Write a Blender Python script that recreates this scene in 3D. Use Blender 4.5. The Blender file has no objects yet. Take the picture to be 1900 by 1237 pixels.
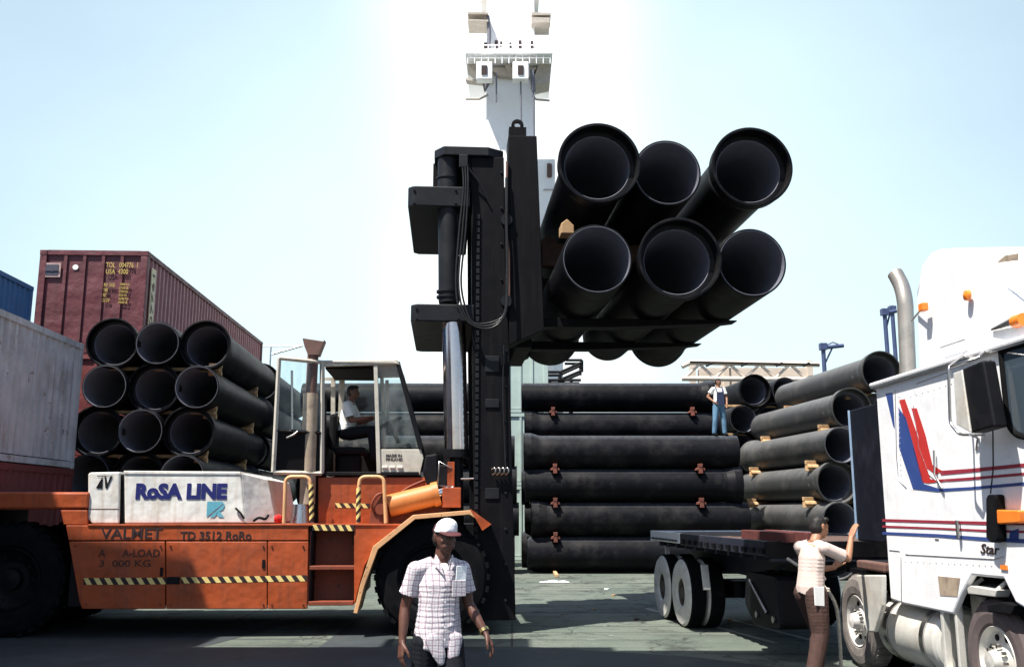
import bpy, bmesh, math, random
from mathutils import Vector, Matrix, noise
random.seed(7)
S = bpy.context.scene
COL = S.collection
rad = math.radians

# ------------------------------------------------------------------ camera
FPX, CX, CY, HZ, CAMH = 1750.0, 950.0, 618.5, 943.0, 1.8
PITCH = math.atan((HZ - CY) / FPX)
cd = bpy.data.cameras.new('camera'); cam = bpy.data.objects.new('camera', cd); COL.objects.link(cam)
cd.sensor_width = 36; cd.lens = 36 * FPX / 1900; cd.clip_end = 3000; cd.clip_start = .05
cam.location = (0, 0, CAMH); cam.rotation_euler = (math.pi / 2 + PITCH, 0, 0)
S.camera = cam

# ------------------------------------------------------------------ sky and sun
SUN_EL, SUN_AZ = rad(63), rad(-131)         # azimuth measured from +Y towards +X
sdir = Vector((math.sin(SUN_AZ) * math.cos(SUN_EL), math.cos(SUN_AZ) * math.cos(SUN_EL), math.sin(SUN_EL)))
w = bpy.data.worlds.new('World'); S.world = w; w.use_nodes = True
nt = w.node_tree; nt.nodes.clear()
wo = nt.nodes.new('ShaderNodeOutputWorld'); bg = nt.nodes.new('ShaderNodeBackground')
sky = nt.nodes.new('ShaderNodeTexSky'); sky.sky_type = 'NISHITA'; sky.sun_disc = False
sky.sun_elevation = SUN_EL; sky.sun_rotation = SUN_AZ
sky.air_density = 1.0; sky.dust_density = 1.5; sky.ozone_density = 1.2; sky.altitude = 0
bg.inputs['Strength'].default_value = 0.08
# pale sky veil; glare behind the ship painted in as a white column
tc = nt.nodes.new('ShaderNodeTexCoord'); sep = nt.nodes.new('ShaderNodeSeparateXYZ')
nt.links.new(tc.outputs['Generated'], sep.inputs[0])
nz = nt.nodes.new('ShaderNodeTexNoise'); nz.inputs['Scale'].default_value = 2.2; nz.inputs['Detail'].default_value = 5
mpn = nt.nodes.new('ShaderNodeMapping'); mpn.inputs['Scale'].default_value = (1, 1, 2.0)
nt.links.new(tc.outputs['Generated'], mpn.inputs[0]); nt.links.new(mpn.outputs[0], nz.inputs['Vector'])
dotn = nt.nodes.new('ShaderNodeVectorMath'); dotn.operation = 'DOT_PRODUCT'
dotn.inputs[1].default_value = (0.0, 0.995, 0.10)
nt.links.new(tc.outputs['Generated'], dotn.inputs[0])
mr = nt.nodes.new('ShaderNodeMapRange'); mr.inputs['From Min'].default_value = .80; mr.inputs['From Max'].default_value = 1.0; mr.interpolation_type = 'SMOOTHSTEP'
mr.inputs['To Min'].default_value = 0.56; mr.inputs['To Max'].default_value = 1.0
ab = nt.nodes.new('ShaderNodeMath'); ab.operation = 'ABSOLUTE'; nt.links.new(sep.outputs[0], ab.inputs[0])
cb = nt.nodes.new('ShaderNodeMapRange'); cb.interpolation_type = 'SMOOTHSTEP'; cb.inputs['From Min'].default_value = .19; cb.inputs['From Max'].default_value = .02; cb.inputs['To Max'].default_value = .8
cw_ = nt.nodes.new('ShaderNodeMath'); cw_.operation = 'MULTIPLY_ADD'; cw_.inputs[1].default_value = .14; nt.links.new(nz.outputs['Fac'], cw_.inputs[0]); nt.links.new(ab.outputs[0], cw_.inputs[2]) 
cs_ = nt.nodes.new('ShaderNodeMath'); cs_.operation = 'SUBTRACT'; cs_.inputs[1].default_value = .07; nt.links.new(cw_.outputs[0], cs_.inputs[0]); nt.links.new(cs_.outputs[0], cb.inputs['Value'])
m2 = nt.nodes.new('ShaderNodeMapRange'); m2.inputs['From Min'].default_value = .5; m2.inputs['From Max'].default_value = .8
nt.links.new(dotn.outputs['Value'], m2.inputs['Value'])
nt.links.new(dotn.outputs['Value'], mr.inputs['Value'])
mm = nt.nodes.new('ShaderNodeMath'); mm.operation = 'MULTIPLY_ADD'; mm.inputs[1].default_value = .35; mm.inputs[2].default_value = -.175
nt.links.new(nz.outputs['Fac'], mm.inputs[0])
ma = nt.nodes.new('ShaderNodeMath'); ma.operation = 'ADD'; ma.use_clamp = True
nt.links.new(mr.outputs[0], ma.inputs[0]); nt.links.new(mm.outputs[0], ma.inputs[1])
mx = nt.nodes.new('ShaderNodeMix'); mx.data_type = 'RGBA'
mx.inputs[7].default_value = (5.3, 6.75, 7.2, 1)
m3 = nt.nodes.new('ShaderNodeMath'); m3.operation = 'MULTIPLY'; nt.links.new(ma.outputs[0], m3.inputs[0]); nt.links.new(m2.outputs[0], m3.inputs[1])
nt.links.new(m3.outputs[0], mx.inputs[0]); nt.links.new(sky.outputs[0], mx.inputs[6])
c3 = nt.nodes.new('ShaderNodeMath'); c3.operation = 'MULTIPLY'; nt.links.new(cb.outputs[0], c3.inputs[0]); nt.links.new(m2.outputs[0], c3.inputs[1])
mxc = nt.nodes.new('ShaderNodeMix'); mxc.data_type = 'RGBA'; mxc.inputs[7].default_value = (8.2, 8.3, 8.3, 1)
nt.links.new(c3.outputs[0], mxc.inputs[0]); nt.links.new(mx.outputs[2], mxc.inputs[6])
nt.links.new(mxc.outputs[2], bg.inputs['Color']); nt.links.new(bg.outputs[0], wo.inputs[0])

sl = bpy.data.lights.new('sun', 'SUN'); sl.energy = 4.6; sl.angle = rad(.5); sl.color = (1, .955, .88)
so = bpy.data.objects.new('sun', sl); COL.objects.link(so)
so.rotation_euler = (-sdir).to_track_quat('-Z', 'Y').to_euler(); so.location = sdir * 50
S.view_settings.view_transform = 'Standard'; S.view_settings.look = 'None'
S.view_settings.exposure = 1.1; S.view_settings.gamma = 1

# ------------------------------------------------------------------ pixel rays and frames
cp, sp = math.cos(PITCH), math.sin(PITCH)
def ray(px, py):
    u, v = (px - CX) / FPX, (CY - py) / FPX
    return Vector((u, cp - v * sp, sp + v * cp))
class Frame:
    """a thing's own axes: x right, y away, z up, turned by ang"""
    def __init__(s, X, Y, ang):
        s.X, s.Y, s.ang = X, Y, ang; s.c, s.s = math.cos(ang), math.sin(ang)
    def loc(s, W):
        dx, dy = W[0] - s.X, W[1] - s.Y
        return Vector((dx * s.c + dy * s.s, -dx * s.s + dy * s.c, W[2]))
    def _ray(s, px, py):
        d = ray(px, py); o = s.loc((0, 0, CAMH))
        return o, Vector((d.x * s.c + d.y * s.s, -d.x * s.s + d.y * s.c, d.z))
    def py(s, px, py, yl):
        o, d = s._ray(px, py); return o + d * ((yl - o.y) / d.y)
    def px(s, px, py, xl):
        o, d = s._ray(px, py); return o + d * ((xl - o.x) / d.x)
    def pz(s, px, py, zl):
        o, d = s._ray(px, py); return o + d * ((zl - o.z) / d.z)
W0 = Frame(0, 0, 0)

# ------------------------------------------------------------------ materials
MATS = {}
def mat(name, col, rough=.6, metal=0, var=.25, scale=6, dirt=None, dirt_amt=.35, dirt_scale=1.5, bump=.15, bscale=60, spec=.4, trans=0, rnd=0, chips=None, streak=None, dent=0):
    m = bpy.data.materials.new(name); m.use_nodes = True; n = m.node_tree; b = n.nodes['Principled BSDF']
    L = n.links.new
    tc = n.nodes.new('ShaderNodeTexCoord')
    a = n.nodes.new('ShaderNodeTexNoise'); a.inputs['Scale'].default_value = scale; a.inputs['Detail'].default_value = 8; a.inputs['Roughness'].default_value = .65
    L(tc.outputs['Object'], a.inputs['Vector'])
    r = n.nodes.new('ShaderNodeMapRange'); r.inputs['From Min'].default_value = .3; r.inputs['From Max'].default_value = .7
    r.inputs['To Min'].default_value = 1 - var; r.inputs['To Max'].default_value = 1 + var * .6
    L(a.outputs['Fac'], r.inputs['Value'])
    v = n.nodes.new('ShaderNodeVectorMath'); v.operation = 'SCALE'; v.inputs[0].default_value = col
    L(r.outputs[0], v.inputs['Scale'])
    out = v.outputs[0]
    if rnd:
        oi = n.nodes.new('ShaderNodeObjectInfo'); rr = n.nodes.new('ShaderNodeMapRange')
        rr.inputs['To Min'].default_value = 1 - rnd; rr.inputs['To Max'].default_value = 1 + rnd
        L(oi.outputs['Random'], rr.inputs['Value'])
        v2 = n.nodes.new('ShaderNodeVectorMath'); v2.operation = 'SCALE'; L(out, v2.inputs[0]); L(rr.outputs[0], v2.inputs['Scale']); out = v2.outputs[0]
    if dirt:
        d = n.nodes.new('ShaderNodeTexNoise'); d.inputs['Scale'].default_value = dirt_scale; d.inputs['Detail'].default_value = 10; d.inputs['Roughness'].default_value = .7
        L(tc.outputs['Object'], d.inputs['Vector'])
        q = n.nodes.new('ShaderNodeMapRange'); q.inputs['From Min'].default_value = .5; q.inputs['From Max'].default_value = .68; q.inputs['To Max'].default_value = dirt_amt
        L(d.outputs['Fac'], q.inputs['Value'])
        x = n.nodes.new('ShaderNodeMix'); x.data_type = 'RGBA'; x.inputs[7].default_value = (*dirt, 1)
        L(q.outputs[0], x.inputs[0]); L(out, x.inputs[6]); out = x.outputs[2]
    def over_(fac, colr):
        nonlocal out
        x = n.nodes.new('ShaderNodeMix'); x.data_type = 'RGBA'; x.inputs[7].default_value = (*colr, 1); L(fac, x.inputs[0]); L(out, x.inputs[6]); out = x.outputs[2]
    if streak:                                   # runs of dirt down the panels
        mp = n.nodes.new('ShaderNodeMapping'); mp.inputs['Scale'].default_value = (9, 9, .7); L(tc.outputs['Object'], mp.inputs[0])
        sn = n.nodes.new('ShaderNodeTexNoise'); sn.inputs['Scale'].default_value = 1.3; sn.inputs['Detail'].default_value = 6; L(mp.outputs[0], sn.inputs['Vector'])
        sq = n.nodes.new('ShaderNodeMapRange'); sq.inputs['From Min'].default_value = .52; sq.inputs['From Max'].default_value = .75; sq.inputs['To Max'].default_value = streak[1]
        L(sn.outputs['Fac'], sq.inputs['Value']); over_(sq.outputs[0], streak[0])
    if chips:
        cn = n.nodes.new('ShaderNodeTexNoise'); cn.inputs['Scale'].default_value = chips[1]; cn.inputs['Detail'].default_value = 9; cn.inputs['Roughness'].default_value = .75; L(tc.outputs['Object'], cn.inputs['Vector'])
        cq = n.nodes.new('ShaderNodeMapRange'); cq.inputs['From Min'].default_value = chips[2]; cq.inputs['From Max'].default_value = chips[2]+.025; cq.inputs['To Max'].default_value = .85
        L(cn.outputs['Fac'], cq.inputs['Value']); over_(cq.outputs[0], chips[0])
    L(out, b.inputs['Base Color'])
    b.inputs['Metallic'].default_value = metal; b.inputs['Specular IOR Level'].default_value = spec
    rm = n.nodes.new('ShaderNodeMapRange'); rm.inputs['To Min'].default_value = max(0, rough - .12); rm.inputs['To Max'].default_value = min(1, rough + .12)
    L(a.outputs['Fac'], rm.inputs['Value']); L(rm.outputs[0], b.inputs['Roughness'])
    if trans: b.inputs['Transmission Weight'].default_value = trans
    if bump:
        bn = n.nodes.new('ShaderNodeTexNoise'); bn.inputs['Scale'].default_value = bscale; bn.inputs['Detail'].default_value = 4
        L(tc.outputs['Object'], bn.inputs['Vector'])
        bp = n.nodes.new('ShaderNodeBump'); bp.inputs['Strength'].default_value = bump; bp.inputs['Distance'].default_value = .01
        L(bn.outputs['Fac'], bp.inputs['Height'])
        if dent:
            dn = n.nodes.new('ShaderNodeTexNoise'); dn.inputs['Scale'].default_value = 1.7; dn.inputs['Detail'].default_value = 3; L(tc.outputs['Object'], dn.inputs['Vector'])
            dp = n.nodes.new('ShaderNodeBump'); dp.inputs['Strength'].default_value = 1; dp.inputs['Distance'].default_value = dent; L(dn.outputs['Fac'], dp.inputs['Height']); L(dp.outputs[0], bp.inputs['Normal'])
        L(bp.outputs[0], b.inputs['Normal'])
    MATS[name] = m; return m
M = MATS
def top_highlight(name, col, lo=.45, hi=1.0, amt=.8):  # paints a pale dust-toned highlight on upward faces
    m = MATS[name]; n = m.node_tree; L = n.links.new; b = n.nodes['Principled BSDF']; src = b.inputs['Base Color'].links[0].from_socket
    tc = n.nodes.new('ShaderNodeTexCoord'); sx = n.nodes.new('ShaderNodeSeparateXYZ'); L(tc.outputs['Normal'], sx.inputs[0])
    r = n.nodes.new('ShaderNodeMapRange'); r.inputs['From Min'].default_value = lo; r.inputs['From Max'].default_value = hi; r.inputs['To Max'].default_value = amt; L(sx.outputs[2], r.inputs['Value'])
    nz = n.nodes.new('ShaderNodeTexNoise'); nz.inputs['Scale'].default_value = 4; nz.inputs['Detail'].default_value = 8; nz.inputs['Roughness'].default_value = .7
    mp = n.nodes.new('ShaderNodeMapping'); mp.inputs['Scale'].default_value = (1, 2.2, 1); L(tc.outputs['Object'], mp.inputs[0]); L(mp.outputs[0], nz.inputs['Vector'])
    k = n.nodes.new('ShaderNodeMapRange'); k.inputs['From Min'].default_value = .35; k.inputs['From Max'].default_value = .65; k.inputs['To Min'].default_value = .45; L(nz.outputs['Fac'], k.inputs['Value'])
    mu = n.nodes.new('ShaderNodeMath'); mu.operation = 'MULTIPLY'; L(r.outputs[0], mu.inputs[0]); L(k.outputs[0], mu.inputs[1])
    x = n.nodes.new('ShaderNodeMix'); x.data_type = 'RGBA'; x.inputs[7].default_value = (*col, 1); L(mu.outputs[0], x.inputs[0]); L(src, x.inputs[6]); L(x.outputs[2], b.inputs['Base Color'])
mat('pipe_black', (.0045, .0047, .0065), .5, spec=.10, chips=((.10, .085, .07), 3.2, .70), var=.35, scale=3, dirt=(.05, .046, .043), dirt_amt=.4, dirt_scale=1.1, rnd=.35, bump=.35, bscale=22)
mat('pipe_lining', (.15, .155, .19), .7, var=.2, scale=4, bump=.2)
mat('pipe_dusty', (.030, .030, .030), .5, spec=.3, chips=((.18, .15, .12), 3.5, .68), var=.35, scale=3, dirt=(.12, .105, .09), dirt_amt=.5, dirt_scale=1.3, rnd=.2, bump=.3, bscale=22)
top_highlight('pipe_black', (.085, .092, .105), .66); top_highlight('pipe_dusty', (.15, .15, .148), .2, .9, .85)
mat('orange_lit', (.56, .19, .045), .5, var=.25, scale=6, dirt=(.25, .12, .05), dirt_amt=.5, dirt_scale=3)  # paler orange, painting in the sunlit look of the tilt cylinder
mat('orange', (.37, .066, .014), .5, chips=((.055, .03, .022), 5.5, .66), streak=((.13, .04, .02), .6), dent=.05, var=.18, scale=4, dirt=(.20, .06, .03), dirt_amt=.55, dirt_scale=1.7)
mat('orange_worn', (.22, .045, .018), .6, chips=((.04, .025, .02), 8, .6), var=.25, scale=5, dirt=(.12, .05, .035), dirt_amt=.6, dirt_scale=2.5)
mat('orange_pale', (.74, .40, .19), .5, chips=((.16, .07, .04), 9, .60), var=.25, scale=6, dirt=(.25, .16, .09), dirt_amt=.5, dirt_scale=3)
mat('black_paint', (.005, .005, .007), .55, spec=.18, var=.3, dirt=(.025, .022, .02), dirt_amt=.35)
mat('mast_black', (.0035, .0035, .005), .6, spec=.12, chips=((.06, .045, .04), 5, .69), streak=((.016, .013, .012), .5), var=.35, scale=4, dirt=(.010, .009, .010), dirt_amt=.4, dirt_scale=3)
mat('mast_grey', (.012, .0135, .017), .5, spec=.2, chips=((.06, .05, .045), 6, .67), var=.25, dirt=(.03, .028, .027), dirt_amt=.35)
mat('interior', (.006, .006, .007), .85, spec=.2)
mat('rubber', (.0045, .0047, .006), .9, spec=.12, var=.3, dirt=(.016, .015, .015), dirt_amt=.5, dirt_scale=3, bump=.4)
mat('rubber_dusty', (.16, .14, .13), .85, var=.25, dirt=(.32, .29, .26), dirt_amt=.6, dirt_scale=4, bump=.4)
mat('tyre_white', (.62, .60, .57), .7, var=.2, dirt=(.35, .30, .24), dirt_amt=.5, dirt_scale=5)
mat('rim_brown', (.07, .055, .045), .6, var=.3)
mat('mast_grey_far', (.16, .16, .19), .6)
mat('rod_chrome', (.62, .55, .53), .16, metal=1, var=.15, scale=2, dirt=(.30, .10, .09), dirt_amt=.7, dirt_scale=1.4, bump=0)
mat('chrome', (.80, .80, .82), .10, metal=1, var=.05, bump=0)
mat('stack_steel', (.50, .46, .40), .38, metal=.7, var=.2, dirt=(.3, .24, .18), dirt_amt=.5)
mat('steel', (.55, .54, .53), .3, metal=1, var=.15, dirt=(.25, .2, .16), dirt_amt=.4)
mat('aluminium', (.74, .72, .66), .4, metal=.35, var=.15, dirt=(.45, .33, .2), dirt_amt=.45, dirt_scale=2)
mat('white_hood', (.76, .74, .69), .5, chips=((.28, .18, .11), 6, .69), streak=((.45, .36, .27), .55), dent=.04, var=.08, scale=3, dirt=(.42, .34, .25), dirt_amt=.45, dirt_scale=2.6)
mat('white_truck', (.84, .84, .85), .3, dent=.02, chips=((.4, .35, .3), 7, .74), streak=((.62, .58, .54), .3), var=.05, scale=2, dirt=(.62, .56, .50), dirt_amt=.25, dirt_scale=1.2)
mat('boom_cream', (.62, .54, .46), .6, var=.1, dirt=(.40, .30, .22), dirt_amt=.4)
mat('white_ship', (.96, .96, .955), .5, var=.03, dirt=(.75, .68, .60), dirt_amt=.3, dirt_scale=.6)
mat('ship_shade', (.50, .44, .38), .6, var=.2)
mat('cab_cream', (.52, .49, .42), .5, var=.12, dirt=(.22, .18, .13), dirt_amt=.5, dirt_scale=4)
mat('exhaust_tan', (.38, .30, .22), .6, var=.25, dirt=(.10, .07, .06), dirt_amt=.6, dirt_scale=5)
mat('exhaust_brown', (.14, .075, .06), .65, var=.3)
mat('maroon', (.115, .026, .033), .6, dent=.08, chips=((.05, .025, .02), 4, .66), streak=((.06, .025, .022), .6), var=.2, scale=2, dirt=(.085, .03, .03), dirt_amt=.5, dirt_scale=1.2)
mat('maroon_lit', (.36, .15, .15), .6, dent=.08, chips=((.12, .05, .04), 4, .66), streak=((.2, .09, .08), .5), var=.2, scale=2, dirt=(.38, .2, .18), dirt_amt=.35, dirt_scale=.8)  # lighter maroon, painting in the brighter lit long sides
mat('container_grey', (.43, .43, .46), .6, dent=.10, chips=((.16, .08, .05), 3.5, .63), streak=((.17, .14, .12), .6), var=.2, scale=2, dirt=(.15, .13, .12), dirt_amt=.45, dirt_scale=1.1)
mat('container_red', (.15, .028, .028), .6, dent=.08, chips=((.05, .02, .02), 4, .64), var=.2, scale=2, dirt=(.12, .04, .03), dirt_amt=.5)
mat('container_blue', (.05, .14, .30), .6, var=.15, scale=2)
mat('container_green', (.40, .50, .46), .6, var=.1, scale=2, dirt=(.3, .34, .3), dirt_amt=.4)
mat('wood', (.52, .33, .17), .75, var=.35, scale=9, dirt=(.25, .14, .08), dirt_amt=.5, dirt_scale=6, rnd=.2)
mat('wood_dark', (.10, .055, .04), .8, var=.3, scale=9)
mat('beam_red', (.11, .03, .026), .75, var=.3, scale=9, rnd=.2)
mat('wood_red', (.17, .055, .038), .75, var=.3, scale=9, rnd=.2)
mat('yellow', (.82, .62, .22), .5, var=.15, dirt=(.4, .28, .12), dirt_amt=.4, dirt_scale=8)
mat('cream_mark', (.75, .66, .40), .6, var=.3)
mat('yellow_mark', (.50, .36, .10), .6, var=.4, scale=12)
mat('navy', (.012, .016, .13), .45, var=.1)
mat('teal', (.12, .38, .48), .45, var=.1)
mat('letter_black', (.03, .014, .014), .6, var=.2)
mat('letter_faded', (.085, .03, .02), .7, var=.6, scale=14)
mat('bumper_grey', (.5, .5, .5), .4)
mat('stripe_blue', (.035, .07, .24), .35, var=.1)
mat('stripe_red', (.52, .035, .030), .35, var=.12)
mat('stripe_maroon', (.30, .03, .05), .35, var=.1)
mat('amber', (.85, .22, .03), .3, var=.1)
mat('red_lamp', (.55, .02, .02), .3)
mat('bulkhead', (.006, .007, .013), .6, spec=.15, var=.2, dirt=(.025, .025, .035), dirt_amt=.4)
mat('bulkhead_glint_blue', (.30, .42, .58), .5)
mat('trailer_blue', (.018, .021, .036), .55, var=.25, dirt=(.05, .046, .05), dirt_amt=.4)
mat('davit_blue', (.05, .07, .15), .5)
mat('skin', (.17, .08, .05), .6, dirt=(.11, .045, .03), dirt_amt=.5, dirt_scale=7, var=.2, scale=10, bump=.05)
mat('skin_dark', (.10, .042, .028), .5, dirt=(.05, .02, .014), dirt_amt=.6, dirt_scale=7, var=.2, scale=10, bump=.05)
mat('skin_tan', (.34, .17, .10), .55, var=.1, scale=10, bump=.05)
mat('hair', (.010, .008, .008), .6, bump=.3, bscale=200)
mat('trouser_dark', (.008, .009, .013), .85, spec=.2, bump=.2)
mat('trouser_brown', (.062, .031, .024), .85, var=.35, scale=12, bump=.5, bscale=18)
mat('denim', (.10, .20, .30), .85, var=.2)
mat('denim_dark', (.03, .04, .09), .85, var=.2)
mat('shirt_white', (.78, .77, .74), .85, var=.08)
mat('shirt_pink', (.58, .47, .42), .85, var=.1, scale=8)
mat('cap_white', (.85, .86, .88), .8, var=.04)
mat('cap_maroon', (.075, .018, .022), .8, var=.1)
mat('paper', (.85, .87, .86), .7, var=.03)
mat('eye_white', (.16, .13, .12), .5); mat('eye_dark', (.01, .008, .006), .3)
mat('gold', (.8, .6, .25), .25, metal=1)
mat('hose', (.012, .012, .013), .38)
mat('rope', (.45, .42, .34), .8, var=.4, scale=30)

def glass_mat():
    m = bpy.data.materials.new('glass'); m.use_nodes = True; n = m.node_tree; n.nodes.clear()
    o = n.nodes.new('ShaderNodeOutputMaterial'); t = n.nodes.new('ShaderNodeBsdfTransparent'); t.inputs[0].default_value = (.80, .88, .88, 1)
    g = n.nodes.new('ShaderNodeBsdfGlossy'); g.inputs['Roughness'].default_value = .03; g.inputs[0].default_value = (.9, .95, 1, 1)
    f = n.nodes.new('ShaderNodeFresnel'); f.inputs[0].default_value = 1.45
    nz = n.nodes.new('ShaderNodeTexNoise'); nz.inputs['Scale'].default_value = 5
    dd = n.nodes.new('ShaderNodeBsdfDiffuse'); dd.inputs[0].default_value = (.6, .6, .58, 1)
    a = n.nodes.new('ShaderNodeMixShader'); b2 = n.nodes.new('ShaderNodeMixShader')
    mr = n.nodes.new('ShaderNodeMapRange'); mr.inputs['From Min'].default_value = .35; mr.inputs['From Max'].default_value = .8; mr.inputs['To Max'].default_value = .18
    n.links.new(nz.outputs['Fac'], mr.inputs['Value']); n.links.new(mr.outputs[0], b2.inputs[0])
    n.links.new(f.outputs[0], a.inputs[0]); n.links.new(t.outputs[0], a.inputs[1]); n.links.new(g.outputs[0], a.inputs[2])
    n.links.new(a.outputs[0], b2.inputs[1]); n.links.new(dd.outputs[0], b2.inputs[2]); n.links.new(b2.outputs[0], o.inputs[0])
    MATS['glass'] = m
glass_mat()

def plaid_mat(name, base, l1, l2, pitch, w):
    m = mat(name, base, .85, var=.05); n = m.node_tree; L = n.links.new; b = n.nodes['Principled BSDF']
    tc = n.nodes.new('ShaderNodeTexCoord'); sx = n.nodes.new('ShaderNodeSeparateXYZ')
    # warp a little so the weave follows the folds
    wn = n.nodes.new('ShaderNodeTexNoise'); wn.inputs['Scale'].default_value = 6; L(tc.outputs['Object'], wn.inputs['Vector'])
    wv = n.nodes.new('ShaderNodeVectorMath'); wv.operation = 'SCALE'; wv.inputs['Scale'].default_value = .05; L(wn.outputs['Color'], wv.inputs[0])
    ad = n.nodes.new('ShaderNodeVectorMath'); L(tc.outputs['Object'], ad.inputs[0]); L(wv.outputs[0], ad.inputs[1]); L(ad.outputs[0], sx.inputs[0])
    def line(sock, p, ww, off=0):
        o = n.nodes.new('ShaderNodeMath'); o.operation = 'ADD'; o.inputs[1].default_value = off + 10; L(sock, o.inputs[0])
        a = n.nodes.new('ShaderNodeMath'); a.operation = 'MODULO'; a.inputs[1].default_value = p; L(o.outputs[0], a.inputs[0])
        c = n.nodes.new('ShaderNodeMath'); c.operation = 'LESS_THAN'; c.inputs[1].default_value = ww; L(a.outputs[0], c.inputs[0]); return c.outputs[0]
    src = b.inputs['Base Color'].links[0].from_socket
    for sock, p, ww, c, off in ((sx.outputs[0], pitch, w, l1, 0), (sx.outputs[2], pitch, w, l1, 0), (sx.outputs[0], pitch, w * .5, l2, pitch * .5), (sx.outputs[2], pitch, w * .5, l2, pitch * .5)):
        x = n.nodes.new('ShaderNodeMix'); x.data_type = 'RGBA'; x.inputs[7].default_value = (*c, 1)
        k = n.nodes.new('ShaderNodeMath'); k.operation = 'MULTIPLY'; k.inputs[1].default_value = .75; L(line(sock, p, ww, off), k.inputs[0])
        L(k.outputs[0], x.inputs[0]); L(src, x.inputs[6]); src = x.outputs[2]
    L(src, b.inputs['Base Color'])
plaid_mat('plaid', (.60, .585, .59), (.27, .17, .23), (.43, .33, .37), .040, .008)
plaid_mat('plaid_far', (.75, .73, .72), (.15, .10, .15), (.4, .3, .3), .08, .02)

def asphalt():
    m = bpy.data.materials.new('asphalt'); m.use_nodes = True; n = m.node_tree; b = n.nodes['Principled BSDF']; L = n.links.new
    tc = n.nodes.new('ShaderNodeTexCoord')
    def noi(s, d=8, r=.6):
        a = n.nodes.new('ShaderNodeTexNoise'); a.inputs['Scale'].default_value = s; a.inputs['Detail'].default_value = d; a.inputs['Roughness'].default_value = r
        L(tc.outputs['Object'], a.inputs['Vector']); return a.outputs['Fac']
    def ramp(f, a0, a1, c0, c1):
        r = n.nodes.new('ShaderNodeValToRGB'); r.color_ramp.elements[0].position = a0; r.color_ramp.elements[1].position = a1
        r.color_ramp.elements[0].color = (*c0, 1); r.color_ramp.elements[1].color = (*c1, 1); L(f, r.inputs[0]); return r.outputs[0]
    c = ramp(noi(.35), .35, .65, (.075, .098, .078), (.135, .152, .125))
    def mixc(f, c1, c2, lo, hi, amt):
        q = n.nodes.new('ShaderNodeMapRange'); q.inputs['From Min'].default_value = lo; q.inputs['From Max'].default_value = hi; q.inputs['To Max'].default_value = amt; L(f, q.inputs['Value'])
        x = n.nodes.new('ShaderNodeMix'); x.data_type = 'RGBA'; L(q.outputs[0], x.inputs[0]); L(c1, x.inputs[6]); x.inputs[7].default_value = (*c2, 1); return x.outputs[2]
    c = mixc(noi(1.1, 10, .7), c, (.020, .027, .024), .52, .62, .75)
    c = mixc(noi(2.3, 12, .75), c, (.25, .29, .25), .58, .70, .65)
    c = mixc(noi(40, 3), c, (.03, .03, .03), .52, .7, .5)
    # joints between the slabs
    br = n.nodes.new('ShaderNodeTexBrick'); br.inputs['Scale'].default_value = .22; br.inputs['Mortar Size'].default_value = .004
    br.offset = 0; br.inputs['Brick Width'].default_value = 1; br.inputs['Row Height'].default_value = .8
    L(tc.outputs['Object'], br.inputs['Vector'])
    x = n.nodes.new('ShaderNodeMix'); x.data_type = 'RGBA'; x.inputs[7].default_value = (.03, .03, .028, 1)
    L(br.outputs['Fac'], x.inputs[0]); L(c, x.inputs[6]); L(x.outputs[2], b.inputs['Base Color'])
    vo = n.nodes.new('ShaderNodeTexVoronoi'); vo.feature = 'DISTANCE_TO_EDGE'; vo.inputs['Scale'].default_value = .55
    dm = n.nodes.new('ShaderNodeTexNoise'); dm.inputs['Scale'].default_value = 1.6; dm.inputs['Detail'].default_value = 8; L(tc.outputs['Object'], dm.inputs['Vector'])
    sc_ = n.nodes.new('ShaderNodeVectorMath'); sc_.operation = 'MULTIPLY_ADD'; sc_.inputs[1].default_value = (.9, .9, .9); L(dm.outputs['Color'], sc_.inputs[0]); L(tc.outputs['Object'], sc_.inputs[2]); L(sc_.outputs[0], vo.inputs['Vector'])
    ck = n.nodes.new('ShaderNodeMapRange'); ck.inputs['From Min'].default_value = .012; ck.inputs['From Max'].default_value = .004; ck.inputs['To Max'].default_value = .8; L(vo.outputs['Distance'], ck.inputs['Value'])
    cur = b.inputs['Base Color'].links[0].from_socket
    def lay(f, c2):
        nonlocal cur
        y = n.nodes.new('ShaderNodeMix'); y.data_type = 'RGBA'; y.inputs[7].default_value = (*c2, 1); L(f, y.inputs[0]); L(cur, y.inputs[6]); cur = y.outputs[2]
    lay(ck.outputs[0], (.018, .018, .016))
    mp = n.nodes.new('ShaderNodeMapping'); mp.inputs['Rotation'].default_value = (0, 0, .35); mp.inputs['Scale'].default_value = (.12, 2.2, 1); L(tc.outputs['Object'], mp.inputs[0])
    tn = n.nodes.new('ShaderNodeTexNoise'); tn.inputs['Scale'].default_value = 1.5; tn.inputs['Detail'].default_value = 5; L(mp.outputs[0], tn.inputs['Vector'])
    tq = n.nodes.new('ShaderNodeMapRange'); tq.inputs['From Min'].default_value = .55; tq.inputs['From Max'].default_value = .66; tq.inputs['To Max'].default_value = .6; L(tn.outputs['Fac'], tq.inputs['Value']); lay(tq.outputs[0], (.022, .025, .024))
    on = n.nodes.new('ShaderNodeTexNoise'); on.inputs['Scale'].default_value = .9; on.inputs['Detail'].default_value = 3; L(tc.outputs['Object'], on.inputs['Vector'])
    oq = n.nodes.new('ShaderNodeMapRange'); oq.inputs['From Min'].default_value = .66; oq.inputs['From Max'].default_value = .70; oq.inputs['To Max'].default_value = .8; L(on.outputs['Fac'], oq.inputs['Value']); lay(oq.outputs[0], (.012, .013, .013))
    L(cur, b.inputs['Base Color'])
    b.inputs['Roughness'].default_value = .85
    bp = n.nodes.new('ShaderNodeBump'); bp.inputs['Strength'].default_value = .5; bp.inputs['Distance'].default_value = .02
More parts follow.
